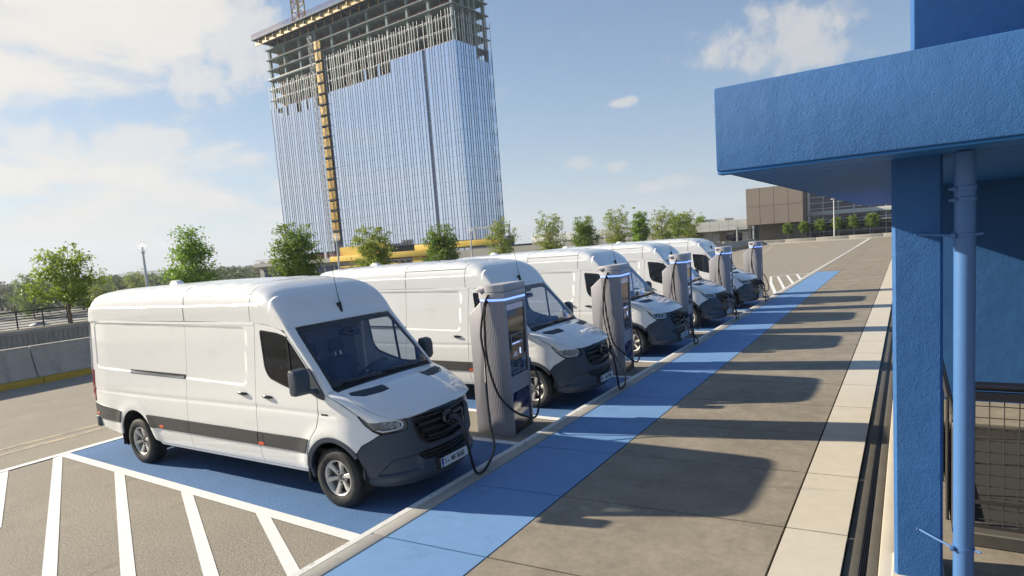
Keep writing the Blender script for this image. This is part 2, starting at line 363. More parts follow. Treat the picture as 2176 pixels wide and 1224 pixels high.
mat('sheathing', (.62, .42, .045), .7, noise=[(.3, .15), (2, .08)])
mat('navy_wall', (.035, .045, .085), .6)
mat('grey_wall', (.10, .11, .13), .6, noise=[(.4, .06)])
mat('beige_wall', (.34, .33, .29), .85, noise=[(.15, .05), (2, .04)])
mat('panel_white', (.55, .56, .54), .6, noise=[(.2, .05), (2, .03)])
mat('brown_panel', (.27, .222, .185), .8, noise=[(.25, .07), (3, .05)])
mat('brown_wall', (.22, .18, .15), .85, noise=[(.3, .07), (3, .05)])
mat('hall_glass', (.016, .018, .065), .05, coat=.3)
mat('grass', (.055, .085, .025), .95, noise=[(.8, .3)])
mat('stone_pot', (.24, .22, .19), .9, noise=[(3, .15)])
mat('globe_white', (.8, .82, .84), .15)
m_ = glass('globe_glass', (.97, .975, .98), .7)
_n = m_.node_tree.nodes; _ms = _n.new('ShaderNodeMixShader'); _ms.inputs[0].default_value = .10; _tr = _n.new('ShaderNodeBsdfTranslucent'); _tr.inputs[0].default_value = (.95, .96, .97, 1)
_o = [x for x in _n if x.type == 'OUTPUT_MATERIAL'][0]; _src = _o.inputs[0].links[0].from_socket; m_.node_tree.links.new(_src, _ms.inputs[1]); m_.node_tree.links.new(_tr.outputs[0], _ms.inputs[2]); m_.node_tree.links.new(_ms.outputs[0], _o.inputs[0])
def tower_glass():
    m = bpy.data.materials.new('tower_glass'); m.use_nodes = True; N = m.node_tree.nodes; L = m.node_tree.links; N.clear()
    o = N.new('ShaderNodeOutputMaterial'); d = N.new('ShaderNodeBsdfDiffuse'); d.inputs[0].default_value = (.22, .30, .46, 1)
    g = N.new('ShaderNodeBsdfGlossy'); g.inputs['Roughness'].default_value = .10; g.inputs['Color'].default_value = (.80, .87, 1.0, 1)
    lw = N.new('ShaderNodeFresnel'); lw.inputs['IOR'].default_value = 2.6
    mr = N.new('ShaderNodeMapRange'); L.new(lw.outputs[0], mr.inputs[0]); mr.inputs[1].default_value = 0.15; mr.inputs[2].default_value = 1.0; mr.inputs[3].default_value = .74; mr.inputs[4].default_value = 1.0
    ms = N.new('ShaderNodeMixShader'); L.new(mr.outputs[0], ms.inputs[0]); L.new(d.outputs[0], ms.inputs[1]); L.new(g.outputs[0], ms.inputs[2]); L.new(ms.outputs[0], o.inputs[0]); MATS['tower_glass'] = m
tower_glass()
# ------------------------------------------------------------------ the van: two charts, belt(s, z) round the flanks and nose, top(a, b) over roof, glass and hood
NOSE = [(0.0, 1.0), (.16, .995), (.31, .978), (.45, .938), (.57, .875), (.68, .785), (.775, .66), (.85, .50), (.905, .30), (.935, .14), (.945, 0.0)]
_np = catmull([(x, y, 0) for x, y in NOSE], 12)
_ns = [0.0]
for _i in range(1, len(_np)): _ns.append(_ns[-1] + (_np[_i]-_np[_i-1]).length)
SC = _ns[-1]                                              # arc length from the front axle to the nose centre
def plan(s):
    if s <= 0: return s, 1.0 - (.07*((-5.0-s)/.68)**2 if s < -5.0 else 0), 0.0, 1.0
    s = min(s, 2*SC-1e-6); mir = s > SC
    if mir: s = 2*SC - s
    i = int(np.searchsorted(_ns, s)) ; i = min(max(i, 1), len(_ns)-1)
    t = (s-_ns[i-1])/max(1e-9, _ns[i]-_ns[i-1]); p = _np[i-1].lerp(_np[i], t)
    a = _np[max(i-2, 0)]; b = _np[min(i+1, len(_np)-1)]; tx, ty = b.x-a.x, b.y-a.y; l = math.hypot(tx, ty)
    nx, ny = -ty/l, tx/l
    if nx < 0 and ny < 0: nx, ny = -nx, -ny
    if mir: return p.x, -p.y, nx, -ny
    return p.x, p.y, nx, ny
DS = [(.30, .06), (.36, .045), (.42, .028), (.5, .012), (.62, 0), (.9, 0), (1.0, .001), (1.12, .006), (1.25, .015), (1.38, .027), (1.6, .041), (1.9, .058), (2.2, .075), (2.45, .11)]
DF = [(.20, .10), (.25, .055), (.30, .015), (.36, -.004), (.45, -.006), (.55, .004), (.7, .016), (.85, .03), (1.0, .052), (1.06, .065), (1.15, .095), (1.35, .2)]
def _sm(tab, z):
    return (interp(tab, z-.03)+interp(tab, z)+interp(tab, z+.03))/3
def recess(x, z):
    x0, x1 = -5.42, -1.47 - .07*(2.13-z)/.75
    t = (x-x0)/(x1-x0); zt = 2.18-.055*t; zb = 1.468-.083*t
    cx, cz = (x0+x1)/2, (zt+zb)/2; hx, hz = (x1-x0)/2, (zt-zb)/2; r = .075
    qx, qz = abs(x-cx)-hx+r, abs(z-cz)-hz+r
    d = math.hypot(max(qx, 0), max(qz, 0))+min(max(qx, qz), 0)-r
    return .011*smoothstep(.014, -.016, d)
WHEELS = (0.0, -4.325)
def dent(s, z):
    w = smoothstep(.15, 1.0, min(s, 2*SC-s)) if s > 0 else 0
    d = _sm(DS, z)*(1-w)+_sm(DF, z)*w
    if s < -1.3: d += recess(s, z) if 1.3 < z < 2.25 else 0
    for wx in WHEELS:
        r = math.hypot(s-wx, z-.40)
        if r < .9 and z > .42: d -= .020*math.exp(-((r-.50)/.10)**2)
    # waist crease along the flank
    if s < .1: d += .007*math.exp(-((z-(1.10+.02*smoothstep(-4, -1, s)))/.03)**2)
    return d
def belt(s, z, out=0.0):                                  # right flank is y < 0
    x, y, nx, ny = plan(s); d = dent(s, z)-out
    return (x-nx*d, -(y-ny*d), z)
def beltT(t, z, out=0.0): return belt(SC+t, z, out)       # t runs across the nose, t < 0 on the right side

ST = [  # C(x, z), G(x, z), half width, exponent
 (-5.62, 2.22, -5.60, 2.19, .895, 5.4), (-5.585, 2.42, -5.585, 2.195, .90, 5.4), (-5.53, 2.55, -5.55, 2.20, .905, 5.4), (-5.42, 2.625, -5.47, 2.205, .912, 5.4), (-5.20, 2.665, -5.25, 2.21, .918, 5.4),
 (-4.0, 2.695, -4.0, 2.212, .922, 5.4), (-2.83, 2.70, -2.83, 2.21, .922, 5.4), (-1.9, 2.69, -1.9, 2.20, .924, 5.4), (-1.36, 2.66, -1.36, 2.185, .925, 5.4), (-1.12, 2.605, -1.14, 2.175, .926, 6.2),
 (-.95, 2.525, -.98, 2.155, .927, 6.8), (-.83, 2.415, -.86, 2.13, .928, 7.2), (-.735, 2.28, -.775, 2.105, .928, 7.6), (-.64, 2.11, -.70, 2.07, .93, 8), (-.43, 1.878, -.50, 1.815, .938, 7.5),
 (-.22, 1.648, -.29, 1.59, .95, 7), (-.02, 1.428, -.10, 1.37, .965, 4.5), (.03, 1.398, -.04, 1.335, .968, 3.2), (.25, 1.345, .14, 1.27, .962, 2.8), (.47, 1.27, .29, 1.19, .947, 2.6),
 (.66, 1.185, .40, 1.12, .925, 2.5), (.80, 1.105, .47, 1.07, .90, 2.4), (.865, 1.055, .51, 1.035, .885, 2.3)]
B_CAP, B_WS0, B_WS1, B_HOOD, B_END = 8.0, 13.0, 16.0, 17.0, 22.0
def station(b):
    i = min(max(int(math.floor(b)), 0), len(ST)-2); t = b-i
    g = lambda k: ST[min(max(k, 0), len(ST)-1)]
    if i in (13, 14, 15): p0, p1, p2, p3 = g(i-1) if i > 13 else g(i), g(i), g(i+1), g(i+2) if i < 15 else g(i+1)
    else: p0, p1, p2, p3 = g(i-1), g(i), g(i+1), g(i+2)
    return tuple(.5*(2*p1[k]+(p2[k]-p0[k])*t+(2*p0[k]-5*p1[k]+4*p2[k]-p3[k])*t*t+(3*p1[k]-p0[k]-3*p2[k]+p3[k])*t**3) for k in range(6))
_se = {}
def se_tab(n):
    n = round(n*20)/20
    if n not in _se:
        ph = np.linspace(0, math.pi/2, 400); y = np.sin(ph)**(2/n); h = np.cos(ph)**(2/n); y[0] = 0; h[-1] = 0
        L_ = np.concatenate([[0], np.cumsum(np.hypot(np.diff(y), np.diff(h)*.5))]); _se[n] = (L_/L_[-1], y, h)
    return _se[n]
def top(a, b, out=0.0):
    cx, cz, gx, gz, Y, n = station(b); A, ty, th = se_tab(n); s = -1 if a < 0 else 1
    yy = float(np.interp(abs(a), A, ty)); hh = float(np.interp(abs(a), A, th))
    x = gx+(cx-gx)*hh; z = gz+(cz-gz)*hh; y = Y*yy
    if b < 9.5:                                            # drip crease over the side panels
        k = 1-smoothstep(8.3, 9.5, b); y -= .016*k*smoothstep(2.41, 2.43, z)
    if b > 17.3:                                           # power bulge edges on the hood
        k = smoothstep(17.3, 18.3, b)*(1-smoothstep(21, 22, b)); z += .012*k*(1-smoothstep(.40, .52, abs(y)/.95))
    return (x, s*y, z)
def a_of_y(y, b):
    Y, n = station(b)[4:6]; A, ty, th = se_tab(n); f = min(1, abs(y)/Y); v = float(np.interp(f, ty, A)); return -v if y < 0 else v

def resample(poly, sp, closed=True):
    out = []
    n = len(poly)
    for i in range(n if closed else n-1):
        a = poly[i]; b = poly[(i+1) % n]; l = math.hypot(b[0]-a[0], b[1]-a[1]); k = max(1, int(math.ceil(l/sp)))
        for j in range(k): out.append((a[0]+(b[0]-a[0])*j/k, a[1]+(b[1]-a[1])*j/k))
    if not closed: out.append(poly[-1])
    return out
def rounded(poly, r, seg=5):
    """Round the corners of a closed polygon; r is one radius or one per corner."""
    out = []; n = len(poly)
    for i in range(n):
        p = Vector(poly[i]); a = Vector(poly[i-1]); b = Vector(poly[(i+1) % n]); rr = r[i] if isinstance(r, (list, tuple)) else r
        u = a-p; w = b-p; lu, lw = u.length, w.length
        if rr <= 0 or lu < 1e-6 or lw < 1e-6: out.append(tuple(p)); continue
        u /= lu; w /= lw; k = min(rr, .45*lu, .45*lw)
        p0 = p+u*k; p1 = p+w*k
        for j in range(seg+1):
            t = j/seg; q = p0*(1-t)**2+p*2*t*(1-t)+p1*t*t; out.append(tuple(q))
    return out
def inside(px, py, poly):
    poly = np.asarray(poly); x0, y0 = poly[:, 0], poly[:, 1]; x1, y1 = np.roll(x0, -1), np.roll(y0, -1)
    px = np.asarray(px)[:, None]; py = np.asarray(py)[:, None]
    c = ((y0 <= py) != (y1 <= py)) & (px < (x1-x0)*(py-y0)/np.where(y1 == y0, 1e-12, y1-y0)+x0)
    return c.sum(1) % 2 == 1
def edge_dist(P, poly):
    a = np.asarray(poly); b = np.roll(a, -1, 0); d = b-a; l2 = (d**2).sum(1)+1e-12
    t = np.clip(((P[:, None, :]-a[None])*d[None]).sum(2)/l2, 0, 1); q = a[None]+t[..., None]*d[None]
    return np.sqrt(((P[:, None, :]-q)**2).sum(2)).min(1)
def panel(name, outline, fn, sp=(.05, .05), holes=(), rim=.022, flip=None, thick_out=0.0, centre=None, mirror=False):
    """A sheet-metal piece cut out of a chart: outline and holes in chart coordinates, edges turned inwards."""
    sx, sy = sp
    sc_ = lambda pl: [(x/sx, y/sy) for x, y in pl]
    O = resample(sc_(outline), 1.0); H = [resample(sc_(h), .8) for h in holes]
    pa = np.array(O); x0, y0 = pa.min(0); x1, y1 = pa.max(0)
    gx, gy = np.meshgrid(np.arange(math.floor(x0)+.5, x1, 1.0), np.arange(math.floor(y0)+.5, y1, 1.0)); P = np.stack([gx.ravel(), gy.ravel()], 1)
    if len(P):
        k = inside(P[:, 0], P[:, 1], O)
        for h in H: k &= ~inside(P[:, 0], P[:, 1], h)
        P = P[k]
    if len(P):
        k = edge_dist(P, O) > .45
        for h in H: k &= edge_dist(P, h) > .45
        P = P[k]
    vs = [Vector(p) for p in O]; es = [(i, (i+1) % len(O)) for i in range(len(O))]
    for h in H:
        b0 = len(vs); vs += [Vector(p) for p in h]; es += [(b0+i, b0+(i+1) % len(h)) for i in range(len(h))]
    vs += [Vector(p) for p in P]
    rv, re, rf, *_ = delaunay_2d_cdt(vs, es, [], 0, 1e-5)
    C = np.array([[(rv[a].x+rv[b].x+rv[c].x)/3, (rv[a].y+rv[b].y+rv[c].y)/3] for a, b, c in rf])
    k = inside(C[:, 0], C[:, 1], O)
    for h in H: k &= ~inside(C[:, 0], C[:, 1], h)
    tris = [f for f, kk in zip(rf, k) if kk]
    used = sorted({i for f in tris for i in f}); ix = {v: i for i, v in enumerate(used)}
    e = 1e-3; uv = [(rv[i].x*sx, rv[i].y*sy) for i in used]
    pos = [Vector(fn(u, v)) for u, v in uv]; nor = []
    for u, v in uv:
        du = Vector(fn(u+e, v))-Vector(fn(u-e, v)); dv = Vector(fn(u, v+e))-Vector(fn(u, v-e)); n = du.cross(dv)
        nor.append(n.normalized() if n.length > 1e-12 else Vector((0, 0, 1)))
    tris = [tuple(ix[i] for i in f) for f in tris]
    c0 = centre or Vector((-2.2, 0, 1.3))
    if flip is None: flip = sum((p-c0).dot(n) for p, n in zip(pos, nor)) < 0
    if flip: nor = [-n for n in nor]
    a, b, c = tris[0]
    fixed = []
    for f in tris:
        n = (pos[f[1]]-pos[f[0]]).cross(pos[f[2]]-pos[f[0]])
        fixed.append(f if n.dot(nor[f[0]]+nor[f[1]]+nor[f[2]]) > 0 else (f[0], f[2], f[1]))
    if thick_out: pos = [p+n*thick_out for p, n in zip(pos, nor)]
    V = list(pos); F = list(fixed); NN = list(nor)
    if rim:
        cnt = {}
        for f in fixed:
            for q in range(3):
                d = (f[q], f[(q+1) % 3]); cnt[d] = 1
        for (p, q) in list(cnt):
            if (q, p) in cnt: continue
            i = len(V); ed = (pos[q]-pos[p]).normalized(); rn = ed.cross((nor[p]+nor[q]).normalized())
            V += [pos[p], pos[q], pos[q]-nor[q]*rim, pos[p]-nor[p]*rim]; NN += [rn]*4; F.append((i+1, i, i+3, i+2))
    if mirror:
        V = [Vector((v.x, -v.y, v.z)) for v in V]; NN = [Vector((n.x, -n.y, n.z)) for n in NN]; F = [tuple(reversed(f)) for f in F]
    me = bpy.data.meshes.new(name); me.from_pydata([tuple(v) for v in V], [], F)
    me.polygons.foreach_set('use_smooth', [True]*len(F)); me.update()
    me.normals_split_custom_set_from_vertices([tuple(n) for n in NN])
    return me
def both(name, parent, material, outline, fn, **kw):
    r = []
    for m in (False, True): r.append(link(name, panel(name, outline, fn, mirror=m, **kw), material, parent))
    return r
def arc(cx, cz, r, a0, a1, n=14):
    return [(cx+r*math.cos(R(a0+(a1-a0)*i/n)), cz+r*math.sin(R(a0+(a1-a0)*i/n))) for i in range(n+1)]

def make_wheel(parent, x, y, side):
    """side -1: outer face towards -y."""
    w = empty('wheel', (x, y, .355), 0, parent)
    if side > 0: w.rotation_euler = (0, 0, math.pi)
    if 'tyre' not in WH:
        t = MB(); t.lathe([(.216, -.085), (.232, -.112), (.262, -.122), (.305, -.121), (.335, -.108), (.350, -.09), (.355, -.06), (.355, .06), (.350, .09), (.335, .108), (.3, .12), (.25, .118), (.216, .09)], 'y', 64)
        for k in range(52):                                # tread blocks on both shoulders
            a = 2*math.pi*k/52
            for sgn in (-1, 1):
                c, s = math.cos(a), math.sin(a); q = []
                for (rr, yy) in ((.346, .064), (.346, .102), (.3625, .06), (.355, .1)):
                    for da in (-.035, .035): q.append((rr*math.cos(a+da), sgn*yy, rr*math.sin(a+da)))
                t.hexa([q[0], q[1], q[3], q[2], q[4], q[5], q[7], q[6]])
        WH['tyre'] = t.mesh('tyre', (MATS['rubber'],), 40)
        r = MB(); r.lathe([(.208, .1), (.20, .05), (.19, -.03), (.196, -.075), (.217, -.092), (.219, -.1), (.212, -.104), (.203, -.1), (.196, -.085), (.19, -.07)], 'y', 64)
        WH['barrel'] = r.mesh('barrel', (MATS['alloy'],), 50)
        s = MB()
        for k in range(6):
            a = 2*math.pi*k/6+.26; ca, sa = math.cos(a), math.sin(a)
            def P(rad, lat, yy): return (rad*ca-lat*sa, yy, rad*sa+lat*ca)
            sec = [(.045, .030, -.062), (.10, .024, -.075), (.15, .029, -.088), (.2, .038, -.096)]
            vs, fs = [], []
            for (rad, hw, yy) in sec: vs += [P(rad, -hw, yy+.012), P(rad, -hw*.62, yy), P(rad, hw*.62, yy), P(rad, hw, yy+.012), P(rad, hw, yy+.035), P(rad, -hw, yy+.035)]
            for i in range(3):
                for j in range(6): fs.append((i*6+j, i*6+(j+1) % 6, (i+1)*6+(j+1) % 6, (i+1)*6+j))
            fs.append((5, 4, 3, 2, 1, 0)); s.add(vs, fs)
        s.lathe([(.0, -.066), (.04, -.066), (.074, -.062), (.082, -.045), (.082, -.02)], 'y', 36)
        WH['rim'] = s.mesh('rim', (MATS['alloy'],), 40)
        n = MB()
        for k in range(6):
            a = 2*math.pi*k/6-.26; n.lathe([(0, -.078), (.009, -.078), (.011, -.072), (.011, -.055)], 'y', 8, (.058*math.cos(a), 0, .058*math.sin(a)))
        WH['nut'] = n.mesh('wheel_nuts', (MATS['black'],), 40)
        h = MB().lathe([(0, -.078), (.024, -.077), (.031, -.072), (.033, -.06)], 'y', 28); WH['cap'] = h.mesh('hub_cap', (MATS['gloss_black'],), 40)
        st = MB()
        for k in range(3):
            a = R(90+120*k); c, s_ = math.cos(a), math.sin(a); l = R(90+120*k+90)
            st.add([(.023*c, -.0795, .023*s_), (.0045*math.cos(l), -.0795, .0045*math.sin(l)), (0, -.0815, 0), (-.0045*math.cos(l), -.0795, -.0045*math.sin(l))], [(0, 1, 2), (0, 2, 3)])
        for k in range(24):
            a0, a1 = 2*math.pi*k/24, 2*math.pi*(k+1)/24
            st.add([(rr*math.cos(a), -.079, rr*math.sin(a)) for rr, a in ((.023, a0), (.026, a0), (.026, a1), (.023, a1))], [(0, 1, 2, 3)])
        WH['star'] = st.mesh('star_emblem', (MATS['chrome'],), None)
        d = MB().lathe([(0, -.02), (.14, -.02), (.16, -.02), (.16, .005), (0, .005)], 'y', 40); WH['disc'] = d.mesh('brake_disc', (MATS['disc'],), 40)
        b = MB().lathe([(0, .012), (.205, .012)], 'y', 32); WH['back'] = b.mesh('dark_back', (MATS['under'],), None)
    for nm in ('tyre', 'barrel', 'rim', 'nut', 'cap', 'star', 'disc', 'back'):
        q = link(WH[nm].name, WH[nm], None, w)
        if nm == 'nut': q['kind'] = 'stuff'
    return w
WH = {}

def make_van():
    v = empty('delivery_van')
    P = MATS['paint']; PL = MATS['plastic']
    g = .0045                                             # half a shut line
    # --- lower edges and arches in the belt chart (s, z)
    SILL = .40
    rear_arch = arc(WHEELS[1], .40, .455, 168, 12, 18); front_arch = arc(WHEELS[0], .40, .455, 168, 44, 14)
    XB = lambda z: interp([(.38, -1.325), (.62, -1.365), (1.0, -1.355), (1.5, -1.335), (1.9, -1.31), (2.2, -1.275)], z)
    XS = lambda z: interp([(.38, -2.88), (.62, -2.905), (.9, -2.91), (1.3, -2.88), (2.2, -2.835)], z)
    zsteps = [.40, .55, .7, .9, 1.1, 1.3, 1.5, 1.7, 1.9, 2.05, 2.2]
    # rear flank
    o = [(-5.60, 2.205), (-5.64, 1.9), (-5.665, 1.4), (-5.655, .9), (-5.63, .62), (-5.55, .50), (-5.2, .455), (-4.80, .43)] + rear_arch + [(-3.83, .42), (-3.75, SILL), (XS(SILL)-g, SILL)] + [(XS(z)-g, z) for z in zsteps[1:]]
    both('side_panel', v, P, o, belt, sp=(.034, .016))
    o = [(XS(z)+g, z) for z in reversed(zsteps)] + [(XB(z)-g, z) for z in zsteps]
    for sd in both('sliding_door', v, P, o, belt, sp=(.034, .016)): SLD.append(sd)
    # front door, window opening
    seam = [(-1.25, 2.18), (-1.1, 2.166), (-.93, 2.145), (-.80, 2.11), (-.72, 2.068), (-.645, 1.99), (-.52, 1.855), (-.40, 1.72), (-.31, 1.615), (-.245, 1.52), (-.215, 1.42), (-.205, 1.25), (-.21, 1.09), (-.25, .95), (-.36, .82), (-.425, .70), (-.445, .55), (-.435, SILL)]
    o = seam + [(XB(z)+g*1.3, z) for z in zsteps]
    win = rounded([(-1.20, 2.105), (-.86, 2.07), (-.70, 2.03), (-.60, 1.93), (-.47, 1.785), (-.34, 1.64), (-.275, 1.52), (-.255, 1.36), (-.56, 1.36), (-.80, 1.42), (-1.06, 1.50), (-1.14, 1.62)], [.05, .02, .05, .02, 0, 0, .03, .02, .05, .05, .07, .05])
    doors = both('front_door', v, P, o, belt, sp=(.035, .035), holes=[win])
    ring_in = rounded([(-1.178, 2.085), (-.86, 2.05), (-.715, 2.012), (-.615, 1.92), (-.485, 1.778), (-.36, 1.635), (-.298, 1.515), (-.28, 1.382), (-.56, 1.382), (-.795, 1.442), (-1.05, 1.52), (-1.122, 1.628)], [.04, .02, .04, .02, 0, 0, .03, .02, .05, .05, .06, .05])
    for i, d in enumerate(doors):
        m = bool(i)
        link('window_seal', panel('window_seal', win, lambda s, z: belt(s, z, -.006), (.05, .05), [ring_in], rim=.012, mirror=m), MATS['gloss_black'], d)
        link('window', panel('window', ring_in, lambda s, z: belt(s, z, -.010), (.06, .06), rim=0, mirror=m), MATS['side_glass'], d)
        div = [(-.70, 2.03), (-.672, 2.02), (-.628, 1.40), (-.66, 1.40)]
        link('window_divider', panel('window_divider', div, lambda s, z: belt(s, z, .001), (.05, .05), rim=.02, mirror=m), MATS['gloss_black'], d)
        tri = rounded([(-.33, 1.66), (-.275, 1.60), (-.06, 1.325), (-.07, 1.29), (-.20, 1.315), (-.33, 1.37)], [.01, .01, .03, .03, .02, .02])
        link('mirror_base', panel('mirror_base', tri, lambda s, z: belt(s, z, .010), (.05, .05), rim=.025, mirror=m), PL, v)
        handle(d, -1.105, 1.268, m); 
        handle(SLD[i], -1.60, 1.282, m)
    # A small body-coloured strip at the wheel arch and the front wing up to the hood line
    zg = [(-.205, 1.395), (-.04, 1.335), (.14, 1.27), (.29, 1.19), (.40, 1.125), (.50, 1.075)]
    wing = [(-.43+2*g, .42), (-.435+2*g, .55), (-.415+2*g, .70), (-.35+2*g, .82), (-.24+2*g, .95), (-.20+2*g, 1.09), (-.197+2*g, 1.25), (-.207+2*g, 1.37)] + zg[1:5] + [(.392, 1.118), (.488, 1.004), (.578, .928), (.645, .893), (.62, .883), (.53, .836), (.43, .788), (.36, .70)] + list(reversed(front_arch)) + [(-.455, .42)]
    both('front_wing', v, P, wing, belt, sp=(.035, .03))
    # bumper and grille surround, one plastic piece right round the nose
    def tt(s): return s-SC
    half = [(tt(.372), .69), (tt(.435), .778), (tt(.535), .826), (tt(.625), .873), (tt(.67), .893), (tt(.80), .889), (tt(.94), .898), (tt(.992), .915), (tt(1.003), .965), (tt(.985), 1.02), (tt(.975), 1.052), (-.3, 1.058), (0, 1.060)]
    low = [(0, .245), (-.3, .247), (-.6, .258), (tt(.72), .275), (tt(.55), .295), (tt(.45), .32), (tt(.40), .40), (tt(.425), .53)]
    o = [(t, z) for t, z in half] + [(-t, z) for t, z in reversed(half[:-1])] + [(-t, z) for t, z in reversed(low[1:])] + low
    gh = [(-.50, 1.035), (-.53, .97), (-.50, .84), (-.44, .735), (-.36, .675), (0, .66)]
    grille_o = [(t, z) for t, z in gh] + [(-t, z) for t, z in reversed(gh[:-1])]
    grille_o = rounded(grille_o, [.03, 0, .05, .04, .03, 0, .03, .04, .05, 0, .03])
    ih = [(-.50, .60), (-.47, .545), (-.40, .50), (0, .49), (.40, .50), (.47, .545), (.50, .60), (.4, .612), (0, .618), (-.4, .612)]
    def bumper_map(t, z):                                 # with the lower corner pods and a step under the number plate
        o_ = 0
        a = abs(t)
        zt_ = .60-.19*smoothstep(.72, 1.06, a)**1.5; pod = smoothstep(.44, .52, a)*smoothstep(1.09, 1.04, a)*smoothstep(.40, .43, z)*smoothstep(zt_, zt_-.032, z)
        o_ -= .034*pod
        o_ += .010*smoothstep(.395, .38, z)*smoothstep(.30, .33, z)
        o_ += .014*smoothstep(.47, .44, z)*smoothstep(.30, .34, z)*smoothstep(.62, .5, a)
        return beltT(t, z, .004+o_)
    bumper = link('bumper', panel('bumper', o, bumper_map, (.018, .011), [grille_o, ih], rim=.03), PL, v)
    # grille: dark backing, surround and louvres
    gb = link('grille', panel('grille', [(-.55, 1.05), (.55, 1.05), (.55, .65), (-.55, .65)], lambda t, z: beltT(t, z, -.055), (.1, .1), rim=0), MATS['black'], v)
    ring = [(t*.955, .86+(z-.86)*.93) for t, z in grille_o]
    link('grille_surround', panel('grille_surround', grille_o, lambda t, z: beltT(t, z, .010), (.05, .03), [ring], rim=.04), MATS['grille'], gb)
    for k, zc in enumerate((.985, .905, .825, .745)):
        wv = .485-.04*k-(.03 if k == 3 else 0)
        b = MB(); n = 28
        secs = []
        for i in range(n+1):
            t = -wv+2*wv*i/n; secs.append([beltT(t, zc+dz, od) for dz, od in ((.026, -.035), (.030, -.006), (.018, .008), (-.004, .006), (-.020, -.012), (-.022, -.04))])
        vs = [p for s in secs for p in s]; fs = [(i*6+j, (i+1)*6+j, (i+1)*6+j+1, i*6+j+1) for i in range(n) for j in range(5)]
        b.add(vs, fs); b.build('louvre', MATS['grille'], gb, 35)
    # charging socket behind the emblem flap
    zf = .905
    b = MB().lathe([(0, .955), (.052, .955), (.062, .972), (.088, .974), (.094, .966), (.094, .90)], 'x', 36, (0, 0, zf)); b.build('charge_socket', MATS['gloss_black'], v, 40)
    # flap swung open to the left hand side
    fl = MB().lathe([(0, -.006), (.07, -.006), (.095, 0), (.095, .012), (.07, .02), (0, .022)], 'x', 40); fo = fl.build('charge_flap', MATS['gloss_black'], v, 40); fo.location = (.985, .215, zf-.03); fo.rotation_euler = (0, 0, R(38))
    MB().tube([(.965, .09, zf), (.995, .13, zf-.01), (.99, .17, zf-.02)], .014, 8).build('flap_hinge', MATS['black'], v, 40)
    # lower intake
    link('air_intake', panel('air_intake', [(-.52, .63), (.52, .63), (.52, .48), (-.52, .48)], lambda t, z: beltT(t, z, -.045), (.1, .1), rim=0), MATS['black'], v)
    for zc in (.575, .535):
        b = MB(); n = 20
        for i in range(n):
            t0, t1 = -.43+.86*i/n, -.43+.86*(i+1)/n
            b.hexa([beltT(t0, zc-.006, -.03), beltT(t1, zc-.006, -.03), beltT(t1, zc-.006, -.012), beltT(t0, zc-.006, -.012), beltT(t0, zc+.006, -.03), beltT(t1, zc+.006, -.03), beltT(t1, zc+.006, -.012), beltT(t0, zc+.006, -.012)])
        b.build('intake_bar', MATS['grille'], v, None)
    # hood
    def ab(y, b): return (a_of_y(y, b), b)
    hl = [ab(-.55, 22), ab(-.66, 21.75), ab(-.75, 21.2), ab(-.82, 20.4), ab(-.862, 19.6), ab(-.875, 18.9), ab(-.875, 18.2), ab(-.872, 17.6), ab(-.868, 17.25)]
    hood_o = [(0, 22)] + hl + [(0, 17.25)] + [(-a, b) for a, b in reversed(hl)]
    hood_o.insert(1, ab(-.3, 22)); hood_o.append(ab(.3, 22))
    def vent_o(sg): return rounded([ab(sg*.42, 18.05), ab(sg*.80, 17.62), ab(sg*.79, 18.15), ab(sg*.68, 18.42), ab(sg*.42, 18.55)], .1)
    def vent_o(sg):
        q = [ab(sg*.33, 17.98), ab(sg*.80, 17.62), ab(sg*.83, 17.95), ab(sg*.72, 18.44), ab(sg*.36, 18.62)]
        return rounded(q, [.03, .03, .03, .05, .03])
    hood = link('hood', panel('hood', hood_o, top, (.035, .12), [vent_o(-1), vent_o(1)], rim=.02), P, v)
    for sg in (-1, 1):
        vt = link('hood_vent', panel('hood_vent', vent_o(sg), lambda a, b: tuple(Vector(top(a, b))-Vector((0, 0, .012))), (.06, .2), rim=0, flip=None), MATS['gloss_black'], hood)
        for k in range(4):
            b0 = 17.95+.165*k; y0, y1 = .36+.0*k, .81-.02*k-(.06 if k == 3 else 0)
            bb = MB(); n = 6
            for i in range(n):
                ya, yb = sg*(y0+(y1-y0)*i/n), sg*(y0+(y1-y0)*(i+1)/n)
                sh = lambda y: -.28*(abs(y)-.38)/.4
                q = [Vector(top(*ab(ya, b0+sh(ya)))), Vector(top(*ab(yb, b0+sh(yb)))), Vector(top(*ab(yb, b0+.09+sh(yb)))), Vector(top(*ab(ya, b0+.09+sh(ya))))]
                bb.hexa([p+Vector((0, 0, -.010)) for p in q]+[q[0]+Vector((0, 0, -.001)), q[1]+Vector((0, 0, -.001)), q[2]+Vector((0, 0, -.006)), q[3]+Vector((0, 0, -.006))])
            bb.build('vent_slat', MATS['plastic'], hood, None)
    # wing tops between the hood shut line and the flank
    edge = [ab(-.66-.008, 21.75), ab(-.757, 21.2), ab(-.828, 20.4), ab(-.87, 19.6), ab(-.883, 18.9), ab(-.883, 18.2), ab(-.88, 17.6), ab(-.876, 17.0)]
    both('wing_top', v, P, edge + [(-.999, 17.0), (-.999, 18), (-.999, 19), (-.999, 20), (-.999, 21), (-.999, 21.75)], top, sp=(.04, .12))
    # cowl under the windscreen
    cw = [(a_of_y(-.89, b), b) for b in (15.93, 16.4, 16.8, 17.22)]; cowl = cw + [(0, 17.24)] + [(-a, b) for a, b in reversed(cw)] + [(0, 15.93)]
    link('cowl', panel('cowl', cowl, lambda a, b: tuple(Vector(top(a, b))-Vector((.012, 0, .012))), (.08, .15), rim=0), MATS['black'], v)
    # windscreen with black frit border
    wy = [(13.02, .815), (13.4, .83), (14, .843), (15, .862), (15.6, .874), (16.0, .88)]
